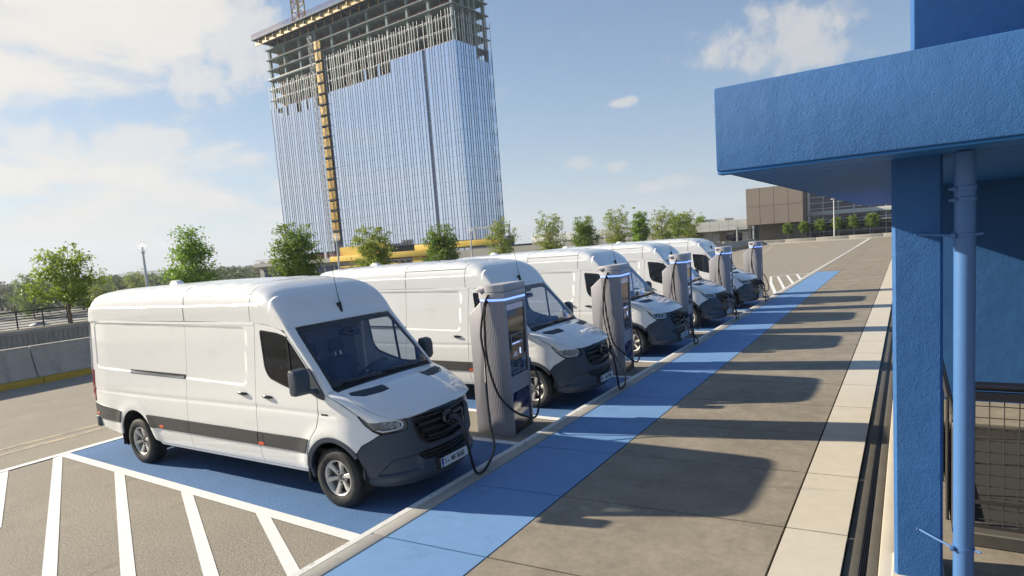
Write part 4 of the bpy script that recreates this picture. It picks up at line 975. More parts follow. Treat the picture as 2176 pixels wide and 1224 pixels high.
# ------------------------------------------------------------------ the charging posts
def make_charger():
    c = empty('charging_post')
    CM = MATS['charger']
    A = Vector((.36, -.36)); Bp = Vector((.27, .38))         # front face corners, seen from above
    # ribbed shell on the near side, bulging outwards, and its twin on the far side
    for sg in (-1, 1):
        o = []; n = 16*6
        p0 = Vector((-.105, sg*.335)); p1 = A.copy() if sg < 0 else Bp.copy()
        for i in range(n+1):
            t = i/n; base_ = p0.lerp(p1, t); d = (p1-p0).normalized(); nn = Vector((d.y, -d.x))*(1 if sg < 0 else -1)
            bulge = .065*math.sin(math.pi*t)+(.008*abs(math.sin(math.pi*16*t)) if .01 < t < .99 else 0)
            o.append(base_+nn*bulge)
        inner = [Vector((p1.x-.03, p1.y-sg*.045)), Vector((-.105, p0.y-sg*.12))]
        pts = [(p.x, p.y) for p in o]+[(p.x, p.y) for p in inner]
        if sg > 0: pts.reverse()
        MB().prism(pts, .0, 2.03).build('ribbed_shell', CM, c, 38)
    # rear fin with sloping shoulder
    f = MB(); prof = [(-.36, 0), (.0, 0), (.0, 2.03), (-.09, 2.03), (-.35, 1.82)]
    f.add([(x, -.325, z) for x, z in prof]+[(x, .325, z) for x, z in prof], [tuple(range(4, -1, -1)), tuple(range(5, 10))]+[(i, (i+1) % 5, 5+(i+1) % 5, 5+i) for i in range(5)])
    f.build('rear_fin', CM, c, 35, .012, 2)
    # cap in two layers and the light band
    def outline(g, back=-.105):
        q = []
        n = 20
        for i in range(n+1):
            t = i/n; p = Vector((back, -.335-g)).lerp(A+Vector((g, -g)), t); q.append((p.x, p.y-.07*math.sin(math.pi*t)))
        for i in range(n+1):
            t = i/n; p = (Bp+Vector((g, g))).lerp(Vector((back, .335+g)), t); q.append((p.x, p.y+.07*math.sin(math.pi*t)))
        return q
    MB().prism(outline(.004), 2.03, 2.062).build('light_band', MATS['led'], c, 40)
    cap = MB().prism(outline(.010, -.12), 2.062, 2.155).build('cap', MATS['charger_cap'], c, 40, .006, 1)
    q = outline(.010, -.12); b = MB(); n = len(q)
    b.add([(x, y, 2.159) for x, y in q]+[(x, y, 2.262+.03*(x-.1)) for x, y in q], [tuple(range(n-1, -1, -1)), tuple(range(n, 2*n))]+[(i, (i+1) % n, n+(i+1) % n, n+i) for i in range(n)])
    b.build('cap_lid', MATS['charger_cap'], cap, 40, .006, 1)
    boxo('cable_outlet', MATS['charger_cap'], cap, -.11, .03, -.42, -.33, 2.165, 2.225, .012)
    # front: frame posts, recessed panels.  local front axes
    ex = (Bp-A).normalized(); W = (Bp-A).length; nz = Vector((ex.y, -ex.x))
    def fr(name, m_, u0, u1, z0, z1, d0, d1, parent=c, bevel=0):
        P = [A+ex*u+nz*d for u, d in ((u0, d0), (u0, d1), (u1, d1), (u1, d0))]
        return MB().prism([(p.x, p.y) for p in P], z0, z1).build(name, MATS[m_], parent, 40, bevel, 1)
    fr('front_frame', 'charger', -.004, .045, 0, 2.028, -.20, .004, bevel=.006)
    fr('front_frame', 'charger', W-.045, W+.004, 0, 2.028, -.20, .004, bevel=.006)
    fr('vent_strip', 'perforated', .045, W-.045, 1.975, 2.028, -.20, -.006)
    d = fr('display', 'screen', .045, W-.045, .885, 1.973, -.10, -.018)
    fr('display_header', 'screen_lit', .06, W-.06, 1.875, 1.96, -.018, -.0165, d)
    t = link('lettering', text_mesh('IN USE', .092, 'CENTER', .002, .92), MATS['text_lit'], d)
    pc = A+ex*(W/2)+nz*(-.0145); t.matrix_local = Matrix(((ex.x, 0, nz.x, pc.x), (ex.y, 0, nz.y, pc.y), (0, 1, 0, 1.916), (0, 0, 0, 1)))
    for (u0, u1, z0, z1) in ((.16, .172, .92, 1.50), (W-.172, W-.16, .92, 1.50), (.172, W-.172, .92, .931), (.172, W-.172, 1.489, 1.50)): fr('display_outline', 'text_lit' if False else 'perforated', u0, u1, z0, z1, -.018, -.0155, d)
    s = fr('touch_screen', 'screen_tan', .185, W-.185, 1.12, 1.34, -.018, -.0155, d)
    fr('screen_bar', 'screen_lit', .185, W-.185, 1.345, 1.385, -.018, -.0150, d)
    fr('screen_bar', 'text_lit', .195, W-.29, 1.36, 1.369, -.0150, -.0142, d)
    # car and pump pictogram
    fr('pictogram_car', 'screen_lit', .205, .36, 1.165, 1.205, -.0155, -.0146, d, .004); fr('pictogram_car', 'screen_lit', .235, .335, 1.205, 1.24, -.0155, -.0146, d, .004)
    fr('pictogram_pump', 'text_lit', .44, .485, 1.18, 1.27, -.0155, -.0146, d, .004)
    rg = MB(); pc = A+ex*(W/2+.03)+nz*(-.015)
    for k in range(24):
        a0, a1 = 2*math.pi*k/24, 2*math.pi*(k+1)/24
        rg.add([(pc.x+ex.x*r_*math.cos(a), pc.y+ex.y*r_*math.cos(a), 1.02+r_*math.sin(a)) for r_, a in ((.045, a0), (.053, a0), (.053, a1), (.045, a1))], [(0, 1, 2, 3)])
    rg.build('card_symbol', MATS['perforated'], d, None, fix=False)
    fr('card_symbol', 'perforated', W/2+.005, W/2+.055, 1.008, 1.034, -.0155, -.0146, d)
    pm = fr('speaker_panel', 'perforated', .045, W-.045, .64, .883, -.10, -.012)
    for k in range(10): fr('speaker_slot', 'charger', .06, W-.06, .655+.022*k, .661+.022*k, -.012, -.010, pm)
    fr('lower_panel', 'screen_blue', .045, W-.045, .12, .638, -.10, -.022)
    fr('plinth', 'black', .045, W-.045, 0, .118, -.10, -.03)
    boxo('core', MATS['black'], c, -.05, .22, -.31, .31, .0, 2.03)
    hs = MB().hexa([(.12, .40, .86), (.25, .40, .86), (.25, .50, .86), (.12, .50, .86), (.12, .40, 1.05), (.25, .40, 1.05), (.25, .47, 1.05), (.12, .47, 1.05)]).build('plug_holder', MATS['plug'], c, 40, .015, 2)
    return c
A_PATH = [(.13, -.40, 2.20), (.10, -.44, 2.17), (.028, -.46, 1.972), (-.010, -.49, 1.60), (.0, -.52, 1.252), (.20, -.78, .827), (.56, -1.25, .486), (.86, -1.65, .30), (.98, -1.95, .18), (.955, -2.10, .135), (.965, -2.24, .20), (.985, -2.36, .52), (.975, -2.40, .73)]
B_PATH = [(.10, -.40, 2.12), (.06, -.455, 2.02), (.02, -.475, 1.685), (.06, -.485, 1.144), (.20, -.49, .68), (.44, -.46, .42), (.53, -.25, .27), (.53, .0, .26), (.50, .22, .42), (.42, .40, .68), (.30, .47, .90), (.20, .46, .96)]
def cables(c, k):
    dv = VAN_Y[k]-(CH_Y[k]-2.40)                            # how far this van stands off the pattern
    j = random.Random(5+k)
    pa = []
    for i, p in enumerate(A_PATH):
        w = smoothstep(4, 10, i); pa.append((p[0]-.2*0+j.uniform(-.02, .02)*(2 < i < 9), p[1]+dv*w+j.uniform(-.03, .03)*(2 < i < 9), p[2]))
    MB().tube(catmull(pa, 7), .0175, 10).build('charging_cable', MATS['cable'], c, 60)
    pb = [(x+j.uniform(-.02, .02)*(1 < i < 9), y, z+j.uniform(-.04, .04)*(2 < i < 9)) for i, (x, y, z) in enumerate(B_PATH)]
    MB().tube(catmull(pb, 7), .0175, 10).build('stowed_cable', MATS['cable'], c, 60)
    y = -2.40+dv
    pl = [(.768, y, .905), (.80, y, .912), (.86, y, .915), (.90, y-.0, .895), (.935, y, .85), (.962, y, .79), (.975, y, .72)]
    MB().tube(catmull(pl, 4), [.040]*5+[.034]*4+[.030]*4+[.030]*4+[.027]*4+[.024]*4, 12).build('charging_plug', MATS['plug'], c, 60)
proto = make_charger()
for ch in proto.children_recursive:
    if ch.type == 'MESH':
        if ch.name.startswith('lettering'): m4 = ch.matrix_local.copy(); m4.translation.z *= 1.035; ch.matrix_local = m4
        else:
            for v_ in ch.data.vertices: v_.co.z *= 1.035
CH_LABEL = ['grey ribbed charging post nearest the camera, beside the first van', 'second charging post from the camera, by the nose of the second van', 'third charging post from the camera, middle one of the five', 'fourth charging post from the camera, second from the far end', 'farthest charging post, past the last van before the open lot']
posts = []
for k, y in enumerate(CH_Y):
    o = proto if k == 0 else copy_tree(proto)
    o.location = (.20, y, 0); tag(o, CH_LABEL[k], 'charging post', 'charging posts along the kerb'); posts.append(o)
for k, o in enumerate(posts): cables(o, k)
van = make_van()
V_LABEL = ['white delivery van nearest the camera, plate S MB 3636E', 'second white delivery van, plate S MB 3640E, behind the nearest charging post', 'third white delivery van from the camera, middle one of the row', 'fourth white delivery van from the camera, between third and fourth charging posts', 'farthest white delivery van at the end of the row']
vans = [van]+[copy_tree(van) for _ in range(4)]
for k, o in enumerate(vans):
    o.location = ((0, .02, -.02, 0, .03)[k], VAN_Y[k], 0); tag(o, V_LABEL[k], 'van', 'white vans parked at the charging posts')
    plate_text(o, ('S', ('MB 3636E', 'MB 3640E', 'MB 3642E', 'MB 3645E', 'MB 3648E')[k]))
# ------------------------------------------------------------------ blue building on the right: canopy, column, pipe, walls, railing
can = tag(empty('blue_canopy_building', (5.7, 5.47, 0)), 'blue rendered building with a deep flat canopy over the pavement', 'building')
def wb(name, m_, x0, x1, y0, y1, z0, z1, bevel=0, parent=can, bs=2):
    return boxo(name, MATS[m_], parent, x0-5.7, x1-5.7, y0-5.47, y1-5.47, z0, z1, bevel, bs)
b = MB().prism([(4.47-5.7, -.95-5.47), (16-5.7, -1.07-5.47), (16-5.7, 18.3-5.47), (4.47-5.7, 18.3-5.47)], 3.345, 3.952); b.build('canopy_slab', MATS['stucco_blue'], can, 40, .014, 2)
# board-marked soffit: separate boards with shadow lines
for k in range(42):
    y0 = -.78+.45*k; wb('soffit_board', 'soffit_blue', 4.56, 15.9, y0, y0+.432, 3.330, 3.346)
wb('drip_edge', 'soffit_blue', 4.475, 15.9, -.94, -.80, 3.326, 3.346, .004)
MB().prism([(.06, .0), (10.3, 3.2), (10.3, 12.8), (.06, 12.8)], 3.95, 9.5).build('upper_wall', MATS['stucco_blue'], can, 40, .03, 2)
wb('main_wall', 'stucco_blue', 5.72, 16, 5.47, 18.3, -.1, 3.33)
pts = [(5.578, -.335), (5.602, -.36), (5.876, -.36), (5.895, -.34), (5.895, -.02), (5.87, 0), (5.602, 0), (5.578, -.025)]
MB().prism([(x-5.7, y-5.47) for x, y in pts], .105, 3.331).build('column', MATS['stucco_blue'], can, 30)
MB().prism([(5.56-5.7, -.38-5.47), (5.91-5.7, -.38-5.47), (5.91-5.7, .02-5.47), (5.56-5.7, .02-5.47)], .10, .125).build('column_foot', MATS['slab_pale'], can, 30, .008, 1)
pipe = tag(empty('rain_pipe', (6.015, -.45, .1)), 'light blue rain pipe strapped to the blue column', 'pipe')
MB().lathe([(.064, 0), (.064, 2.98), (.064, 3.22)], 'z', 28).build('pipe', MATS['blue_paint'], pipe, 40, fix=False)
for z in (2.90, 2.975): MB().lathe([(.064, z-.018), (.0705, z-.014), (.0705, z+.014), (.064, z+.018)], 'z', 28).build('coupling', MATS['blue_paint'], pipe, 40, fix=False)
for z in (2.90, 2.975): MB().tube([(-.09, -.035, z), (-.045, -.06, z)], .010, 8).build('bolt', MATS['blue_paint'], pipe, 40)
for (z, za) in ((2.655, 2.675), (.375, .42)):
    br = MB().lathe([(.064, -.014), (.069, -.012), (.069, .012), (.064, .014)], 'z', 28, (0, 0, z)).build('strap', MATS['blue_paint'], pipe, 40, fix=False)
    MB().tube([(-.06, -.045, z), (-.275, .10, za)], .0085, 8).build('stay_rod', MATS['blue_paint'], br, 40)
    MB().tube([(.055, -.04, z), (.10, -.06, z+.005)], .009, 8).build('bolt', MATS['blue_paint'], br, 40)
    boxo('clamp', MATS['blue_paint'], br, -.085, -.055, -.065, -.035, z-.016, z+.016, .004)
    MB().tube([(-.275, .10, za), (-.285, .108, za)], .018, 10).build('anchor', MATS['blue_paint'], br, 40)
# stair well behind the railing
well = structure(empty('stair_well'))
boxo('well_wall', MATS['shaded_dirty_concrete'], well, 5.9, 6.0, .62, 4.25, -3, .10); boxo('well_wall', MATS['shaded_dirty_concrete'], well, 6.0, 14, 4.15, 4.249, -3, .10)
boxo('well_floor', MATS['shaded_dirty_concrete'], well, 6.0, 14, .62, 4.25, -3.1, -3.0)
for k in range(10): boxo('step', MATS['shaded_dirty_concrete'], well, 7.0+.3*k, 7.3+.3*k, .7, 4.1, -3.0, -.10-.17*k)
MB().box(6.06, 20, .40, .66, .1125, .235).build('railing_plinth', MATS['shaded_dirty_concrete'], well, 40, .01, 1)
rail = tag(empty('mesh_railing', (6.1, .53, .23)), 'dark steel railing with square wire mesh beside the rain pipe', 'railing')
MB().tube([(0, 0, 1.235), (8, 0, 1.235)], .038, 12).build('top_rail', MATS['rail_black'], rail, 40)
boxo('upper_rail', MATS['rail_black'], rail, 0, 8, -.022, .022, 1.115, 1.185)
boxo('mid_rail', MATS['mesh_steel'], rail, 0, 8, -.012, .012, .215, .245)
boxo('bottom_rail', MATS['mesh_steel'], rail, 0, 8, -.012, .012, .0, .028)
for k in range(3): boxo('post', MATS['rail_black'], rail, .0+2.4*k, .04+2.4*k, .022, .06, -.005, 1.24)
for k in range(32): MB().tube([(.05+.0985*k, .0, .03), (.05+.0985*k, .0, 1.135)], .0042, 5).build('mesh_wire', MATS['mesh_steel'], rail, 40)
for k in range(11): MB().tube([(.0, .005, .03+.0985*(k+.5)), (8, .005, .03+.0985*(k+.5))], .0042, 5).build('mesh_wire', MATS['mesh_steel'], rail, 40)
side = tag(empty('stair_handrail', (6.02, .75, .11)), 'narrow rusty handrail seen end on between blue column and pipe', 'handrail')
MB().tube(catmull([(0, 0, .0), (0, 0, .9), (.0, .06, .98), (0, .2, 1.0), (0, 3.2, 1.02)], 4), .022, 10).build('rail_tube', MATS['mesh_steel'], side, 40)
MB().tube([(-.045, .1, 1.16), (-.045, 3.3, 1.18)], .018, 8).build('rail_tube', MATS['mesh_steel'], side, 40)
for k in range(4): MB().tube([(-.045, .15+1.0*k, -.005), (-.045, .15+1.0*k, 1.16)], .014, 8).build('post', MATS['mesh_steel'], side, 40)
# ------------------------------------------------------------------ unfinished tower
def lattice(b, x, y, w, z0, z1, step, r, seg=4):
    cs = [(x-w/2, y-w/2), (x+w/2, y-w/2), (x+w/2, y+w/2), (x-w/2, y+w/2)]
    for cx, cy in cs: b.tube([(cx, cy, z0), (cx, cy, z1)], r, seg, False)
    z = z0; k = 0
    while z < z1-.01:
        z2 = min(z+step, z1)
        for i in range(4):
            a, c = cs[i], cs[(i+1) % 4]
            if k % 2: a, c = c, a
            b.tube([(*a, z), (*c, z2)], r*.6, 3, False); b.tube([(*a, z2), (*c, z2)], r*.6, 3, False)
        z = z2; k += 1
    return b
tw = tag(empty('unfinished_tower', (-102.0, 144.6, -9), R(-3.5)), 'tall mirrored glass tower with bare concrete floors still open at the top', 'tower')
FH = 3.5; ZT = 78.7+9
def zs(k): return ZT-FH*k
TL, TD = 86.8, 16.1
for k in range(0, 11):
    boxo('floor_slab', MATS['tower_concrete'], tw, -TL-.6, .35, -.25, TD+.4, zs(k)-.30, zs(k))
boxo('core_wall', MATS['grey_wall'], tw, -76, -6, 6.2, 12.5, 30, ZT-.3)
nb = 10
for i in range(nb+1):
    x = -.7-(TL-1.4)*i/nb
    for y in (.75, 8.2, TD-.9):
        boxo('column', MATS['tower_concrete'], tw, x-.42, x+.42, y-.42, y+.42, zs(9), ZT-.3)
for y in (5.2, 10.6): boxo('column', MATS['tower_concrete'], tw, -1.1, -.3, y-.4, y+.4, zs(9), ZT-.3)
tr = random.Random(4)
for k in range(1, 8):                                       # netting and stacked material on the open floors
    boxo('safety_net', MATS['rust_net'], tw, -TL+9, -3, 1.9, 2.0, zs(k), zs(k)+1.5)
    boxo('board_stack', MATS['orange_board'], tw, -TL+1.2, -TL+8, 4.0, 9.0, zs(k), zs(k)+2.7)
    for j in range(5):
        x = -tr.uniform(5, TL-8); boxo('material_stack', MATS['panel_white' if j % 3 == 0 else 'rust_net'], tw, x-tr.uniform(1, 3.5), x, 1.6, 2.8, zs(k), zs(k)+tr.uniform(.5, 1.4))
    for i in range(nb): 
        x = -5-(TL-1.4)*i/nb; boxo('floor_prop', MATS['formwork'], tw, x-.09, x+.09, 1.0, 1.2, zs(k), zs(k-1)-.3)
# curtain wall: panels hung floor by floor, each a hair out of true, mullions between
def glass_top(x):
    h = hash((round(x*3), 7)) % 100
    if x > -13: return 5
    if x > -24: return 5 if int(-x/1.2) % 19 not in (3, 4) else 6
    if x > -42: return 5 if (int(-x/1.2) % 5 in (0,)) else 6
    if x > -55: return 6
    if x > -60: return 6
    return 6 if int(-x/1.2) % 9 not in (1, 4, 5) else 7
PW = 1.2; g_ = MB(); mu = MB(); up_ = MB(); zbase = 14.5
xs = []
x = 0.0
pat = [1.0, 1.0, 1.55, 1.25, 1.0, 1.4]
i = 0
while x > -TL+.9: xs.append(x); x -= pat[i % len(pat)]; i += 1
xs.append(-TL)
def pane(o, ax, ay, w, z0, z1, jit):
    # o: left foot, (ax, ay): unit direction, facing (ay, -ax)
    nx, ny = ay, -ax
    q = []
    for (uu, zz) in ((.02, z0+.03), (w-.02, z0+.03), (w-.02, z1-.03), (.02, z1-.03)):
        d = jit[0]*(uu/w-.5)*w+jit[1]*(zz-(z0+z1)/2)+jit[2]
        q.append((o[0]+ax*uu+nx*d, o[1]+ay*uu+ny*d, zz))
    g_.add(q, [(0, 1, 2, 3)])
for a, c in zip(xs, xs[1:]):
    w = a-c; kt = glass_top((a+c)/2)
    if -12.2 < (a+c)/2 < -11.0 or -59.4 < (a+c)/2 < -55: continue
    k = kt
    while zs(k) > zbase:
        z1 = zs(k); z0 = max(zs(k+1), zbase)
        pane((c, -.75), 1, 0, w+(.74 if a == 0 else 0), z0, z1, (tr.uniform(-.002, .002), tr.uniform(-.0015, .0015), 0)); k += 1
for xx in xs:
    if -59.4 < xx < -55.2 or -12.4 < xx < -10.8: continue
    kt = min(glass_top(xx-.3), glass_top(xx+.3))
    mu.box(xx-.05, xx+.05, -.86, -.70, zbase, zs(kt))
    ext = 2 if xx < -60 else (3 if xx < -30 else 3)
    up_.box(xx-.065, xx+.065, -.84, -.70, zs(kt), zs(4 if xx < -60 else 3)+tr.uniform(.6, 2.0))
k = 6
while zs(k) > zbase:
    mu.box(-TL, 0, -.765, -.745, zs(k)-.025, zs(k)+.025); k += 1
for kk in (3, 4, 5): up_.box(-TL, 0, -.70, -.62, zs(kk)-.02, zs(kk)+.10)
# right hand face
ys = [0.0]
i = 0
while ys[-1] < TD-.9: ys.append(ys[-1]+pat[(i+2) % 6]); i += 1
ys[-1] = TD
for a, c in zip(ys, ys[1:]):
    kt = 5 if int(a*3) % 7 not in (2, 5) else 6; k = kt
    while zs(k) > zbase:
        dark = a > TD-3.4
        pane((.75, a-(.74 if a == 0 else 0)), 0, 1, c-a+(.74 if a == 0 else 0), max(zs(k+1), zbase), zs(k), (tr.uniform(-.002, .002), tr.uniform(-.0015, .0015)+(.0 if not (dark and k % 2) else .05), 0)); k += 1
for yy in ys:
    mu.box(.70, .86, yy-.05, yy+.05, zbase, zs(5)); up_.box(.70, .85, yy-.06, yy+.06, zs(5), zs(3)+tr.uniform(.5, 1.8))
k = 6
while zs(k) > zbase: mu.box(.745, .765, 0, TD, zs(k)-.025, zs(k)+.025); k += 1
for nm, b, m_ in (('glass_panels', g_, 'tower_glass'), ('mullions', mu, 'mullion'), ('uprights', up_, 'upright')):
    o = b.build(nm, MATS[m_], tw, fix=(nm != 'glass_panels')); o['kind'] = 'stuff'
boxo('dark_recess', MATS['dark_glass'], tw, -12.2, -11.0, -.74, -.2, zbase, zs(5))
boxo('backing_wall', MATS['mullion'], tw, -TL, .3, -.5, -.25, zbase, zs(7)); boxo('backing_wall', MATS['mullion'], tw, .30, .5, -.2, TD, zbase, zs(7))
boxo('rear_wall', MATS['mullion'], tw, -TL, .3, TD+.41, TD+.6, 0, zs(7)); boxo('left_wall', MATS['mullion'], tw, -TL-.5, -TL-.3, 0, TD, 0, zs(7))
boxo('dark_slot', MATS['navy_wall'], tw, -60, -54.6, -.62, -.52, zbase, zs(3))
# hoist with a pair of yellow landing doors on every floor
lattice(MB(), -60.2, -1.9, 1.0, 8, zs(1)+1.5, 1.6, .07).build('hoist_mast', MATS['upright'], tw, None, fix=False)
k = 2
while zs(k) > 16:
    for dx in (0, 1): MB().box(-59.3+1.95*dx, -57.75+1.95*dx, -1.3, -1.15, zs(k)+.35, zs(k)+2.95).build('hoist_door', MATS['hoist_yellow'], tw, 40, .05, 1)
    boxo('hoist_landing', MATS['formwork'], tw, -59.4, -55.4, -1.6, -.6, zs(k)-.05, zs(k)+.12); k += 1
# formwork deck on top
fw = boxo('formwork_deck', MATS['formwork'], tw, -TL-3, -30, -3.6, TD+2, zs(0)+3.2, zs(0)+3.7)
for i in range(6, nb*2+1):
    x = -.7-(TL-1.4)*i/(nb*2)
    boxo('deck_beam', MATS['formwork'], tw, x-.45, x+.45, -2.95, 3.5, zs(0)+1.7, zs(0)+3.2)
    boxo('deck_bracket', MATS['crane_yellow' if i % 2 else 'formwork'], tw, x-.22, x+.22, -3.3, -3.0, zs(0)+1.9, zs(0)+3.1)
    boxo('deck_prop', MATS['crane_yellow'], tw, x+2-.10, x+2+.10, -.2, .1, zs(0), zs(0)+1.9)
boxo('deck_girder', MATS['crane_yellow'], tw, -TL-2, 2, -2.9, -2.6, zs(0)+1.3, zs(0)+2.7)
boxo('deck_girder', MATS['formwork'], tw, -TL-1, 1, -1.0, -.5, zs(0)+2.2, zs(0)+3.2); boxo('deck_girder', MATS['formwork'], tw, -TL-1, 1, 3.0, 3.6, zs(0)+2.2, zs(0)+3.2)
dr_ = MB()
for i in range(60): dr_.box(-TL-2.9+1.0*i, -TL-2.9+1.0*i+.1, -3.55, -3.45, zs(0)+3.9, zs(0)+5.1)
o = dr_.build('deck_rail_posts', MATS['rust_net'], tw); o['kind'] = 'stuff'
for z in (4.4, 5.0): boxo('deck_rail', MATS['rust_net'], tw, -TL-3, -30, -3.54, -3.46, zs(0)+z, zs(0)+z+.09)
cr = tag(empty('tower_crane', (-102-76.5*.998, 144.6+76.5*.061+8, 72)), 'yellow lattice crane mast rising from the tower deck', 'crane')
lattice(MB(), 0, 0, 3.2, 0, 70, 3.2, .26).build('mast', MATS['crane_yellow'], cr, None, fix=False)
cj = MB()
for z0 in (70.0,):
    for (y, z) in ((-.8, 0), (.8, 0), (0, 1.6)): cj.tube([(-14, y, z0+z), (40, y, z0+z)], .12, 4)
    for i in range(27): cj.tube([(-14+2*i, -.8, z0), (-13+2*i, 0, z0+1.6), (-12+2*i, .8, z0), (-12+2*i, -.8, z0)], .07, 3)
cj.build('jib', MATS['crane_yellow'], cr, None, fix=False)

# podium in front of the tower
pd = tag(empty('podium_building', (-102.0, 144.6, -9), R(-3.5)), 'low podium with yellow sheathing boards at the foot of the tower', 'building')
boxo('wall', MATS['navy_wall'], pd, -40, 19.5, -6.5, 14, 0, 12.2); boxo('wall', MATS['beige_wall'], pd, -95, -40.05, -7.5, 14, 0, 10.9)
boxo('roof_slab', MATS['beige_wall'], pd, -96, -46, -9.0, 14, 10.9, 12.3)
boxo('sheathing_band', MATS['sheathing'], pd, -52, -8, -9.4, -6.6, 10.9, 12.6, .05); boxo('sheathing_wall', MATS['sheathing'], pd, -50, -28, -6.7, -5, 12.6, 15.4)
boxo('sheathing_pier', MATS['sheathing'], pd, -33, -28.5, -7.4, -6.6, 12.6, 16.3, .05)
boxo('sheathing_band', MATS['sheathing'], pd, -14, 17, -9.0, -6.4, 12.6, 14.2, .05); boxo('sheathing_pier', MATS['sheathing'], pd, -15.5, -11.5, -8.6, -6.6, 5, 12.6)
boxo('end_wall', MATS['grey_wall'], pd, 7.5, 16.5, -8.6, -6.55, 2, 12.7); boxo('end_pier', MATS['navy_wall'], pd, 16.55, 20, -8.9, -6.4, 2, 14.6, .05)
for k in range(7):
    w_ = boxo('window', MATS['panel_white'], pd, -9.5+2.1*k, -7.55+2.1*k, -6.75, -6.52, 5.2, 12.4); boxo('pane', MATS['tower_glass'], w_, -9.3+2.1*k, -7.75+2.1*k, -6.8, -6.76, 5.4, 12.2)
for k in range(9):
    w_ = boxo('window', MATS['grey_wall'], pd, -92+5*k, -88.4+5*k, -7.75, -7.52, 4, 9.8); boxo('pane', MATS['dark_glass'], w_, -91.8+5*k, -88.6+5*k, -7.8, -7.76, 4.2, 9.6)
for k in range(8):
    w_ = boxo('window', MATS['upright'], pd, -37+2.8*k, -34.6+2.8*k, -6.75, -6.52, 5.2, 10.4); boxo('pane', MATS['dark_glass'], w_, -36.8+2.8*k, -34.8+2.8*k, -6.8, -6.76, 5.4, 10.2)
for x in (6.5, 12, 18): boxo('roof_frame', MATS['steel_grey'], pd, x-.25, x+.25, -6, -5.5, 14.2 if x < 17 else 14.6, 17.6)
boxo('roof_frame', MATS['steel_grey'], pd, 6.2, 18.4, -6, -5.5, 17.2, 17.6)
boxo('roof_rail', MATS['rust_net'], pd, -95, -46, -8.9, -8.8, 12.8, 12.95); boxo('roof_rail', MATS['rust_net'], pd, -95, -46, -8.9, -8.8, 13.3, 13.45)
boxo('canopy', MATS['sheathing'], pd, -46, -20, -10.5, -6.6, 8.9, 9.3)

# ------------------------------------------------------------------ buildings at the far end of the lot
fk = structure(empty('far_verge'))
boxo('kerb', MATS['kerb'], fk, -14, 60, 104.0, 104.6, -.2, .16, .02); boxo('verge', MATS['grass'], fk, -16, 60, 106.2, 113.9, -.2, .5)
for k in range(16): boxo('planter_stone', MATS['concrete'], fk, -16+4.6*k, -11.45+4.6*k, 105.6, 106.2, -.2, .62, .02)
boxo('apron', MATS['slab_pale'], fk, -34, 60, 104.6, 105.6, -.2, .10)
boxo('forecourt', MATS['slab_grey'], fk, -70, -14.05, 96, 116, -.3, .06); boxo('yellow_kerb', MATS['yellow_kerb'], fk, -30, -13.6, 95.5, 95.95, -.2, .16)
fb = tag(empty('exhibition_hall', (-14, 114, 0)), 'brown panelled hall with a dark glazed wing beyond the far end of the lot', 'building')
def F(name, m_, x0, x1, y0, y1, z0, z1, bevel=0, parent=fb): return boxo(name, MATS[m_], parent, x0+14, x1+14, y0-114, y1-114, z0, z1, bevel)
F('upper_block', 'brown_wall', -18.6, -9.4, 112.2, 126, 3.3, 9.7); F('lower_block', 'brown_wall', -17.0, -9.2, 115.0, 126, 0, 3.3)
for i in range(4):
    for j in range(2): F('cladding_panel', 'brown_panel', -18.6+2.3*i+.03, -18.6+2.3*i+2.27, 112.05, 112.2, 3.35+3.17*j, 3.35+3.17*j+3.11)
for j in range(4): F('cladding_panel', 'brown_panel', -17.0, -9.25, 114.9, 115.0, .05+.82*j, .83+.82*j)
F('glazing_core', 'hall_glass', -9.2, 22, 117.4, 126, 0, 9.4)
for j in range(9):
    for i in range(13):
        x0 = -9.2+2.35*i; z0 = .3+1.0*j
        if j in (4,): continue
        F('window_pane', 'hall_glass', x0+.07, x0+2.28, 117.30+tr.uniform(0, .02), 117.38, z0+.05, z0+.95)
for j in range(10): F('transom', 'white_metal', -9.2, 22, 117.15, 117.32, .3+1.0*j-.045, .3+1.0*j+.045)
for i in range(14): F('mullion', 'white_metal', -9.2+2.35*i-.05, -9.2+2.35*i+.05, 117.12, 117.33, 0, 9.4)
F('floor_band', 'panel_white', -9.4, 22, 116.6, 117.2, 4.15, 4.85, .03); F('entrance_canopy', 'steel_grey', -12.5, 22, 114.6, 117.2, 2.75, 2.95, .02)
for i in range(6): MB().tube([(-11+5.2*i+14, 114.8-114, 2.95), (-9+5.2*i+14, 117.2-114, 4.7)], .05, 5).build('stay_rod', MATS['white_metal'], fb, 40)
F('corner_post', 'white_metal', -9.3, -8.9, 116.9, 117.4, 0, 9.6)
lw_ = tag(empty('white_pavilion', (-27, 113, 0)), 'white panelled entrance pavilion left of the brown hall', 'building')
def P2(name, m_, x0, x1, y0, y1, z0, z1, bevel=0): return boxo(name, MATS[m_], lw_, x0+27, x1+27, y0-113, y1-113, z0, z1, bevel)
P2('core', 'panel_white', -36, -18.7, 116, 126, 0, 4.4)
for i in range(8):
    P2('fascia_panel', 'panel_white', -32+1.66*i+.02, -32+1.66*i+1.64, 113.3, 113.5, 3.55, 4.55); P2('fascia_panel', 'panel_white', -32+1.66*i+.02, -32+1.66*i+1.64, 113.3, 113.5, 2.75, 3.52)
P2('canopy_roof', 'panel_white', -32, -18.7, 113.5, 116, 2.8, 4.4); P2('roof_box', 'panel_white', -36, -23.5, 117, 124, 4.4, 5.1)
for i in range(9):
    for j in range(4): P2('wall_panel', 'panel_white', -36+1.3*i+.02, -36+1.3*i+1.27, 115.85, 116.0, .05+.9*j, .05+.9*j+.87)
for i in range(4): 
    P2('door', 'brown_panel' if i % 2 == 0 else 'white_metal', -24.2+1.3*i, -23.0+1.3*i, 115.85, 115.99, 0, 2.3)
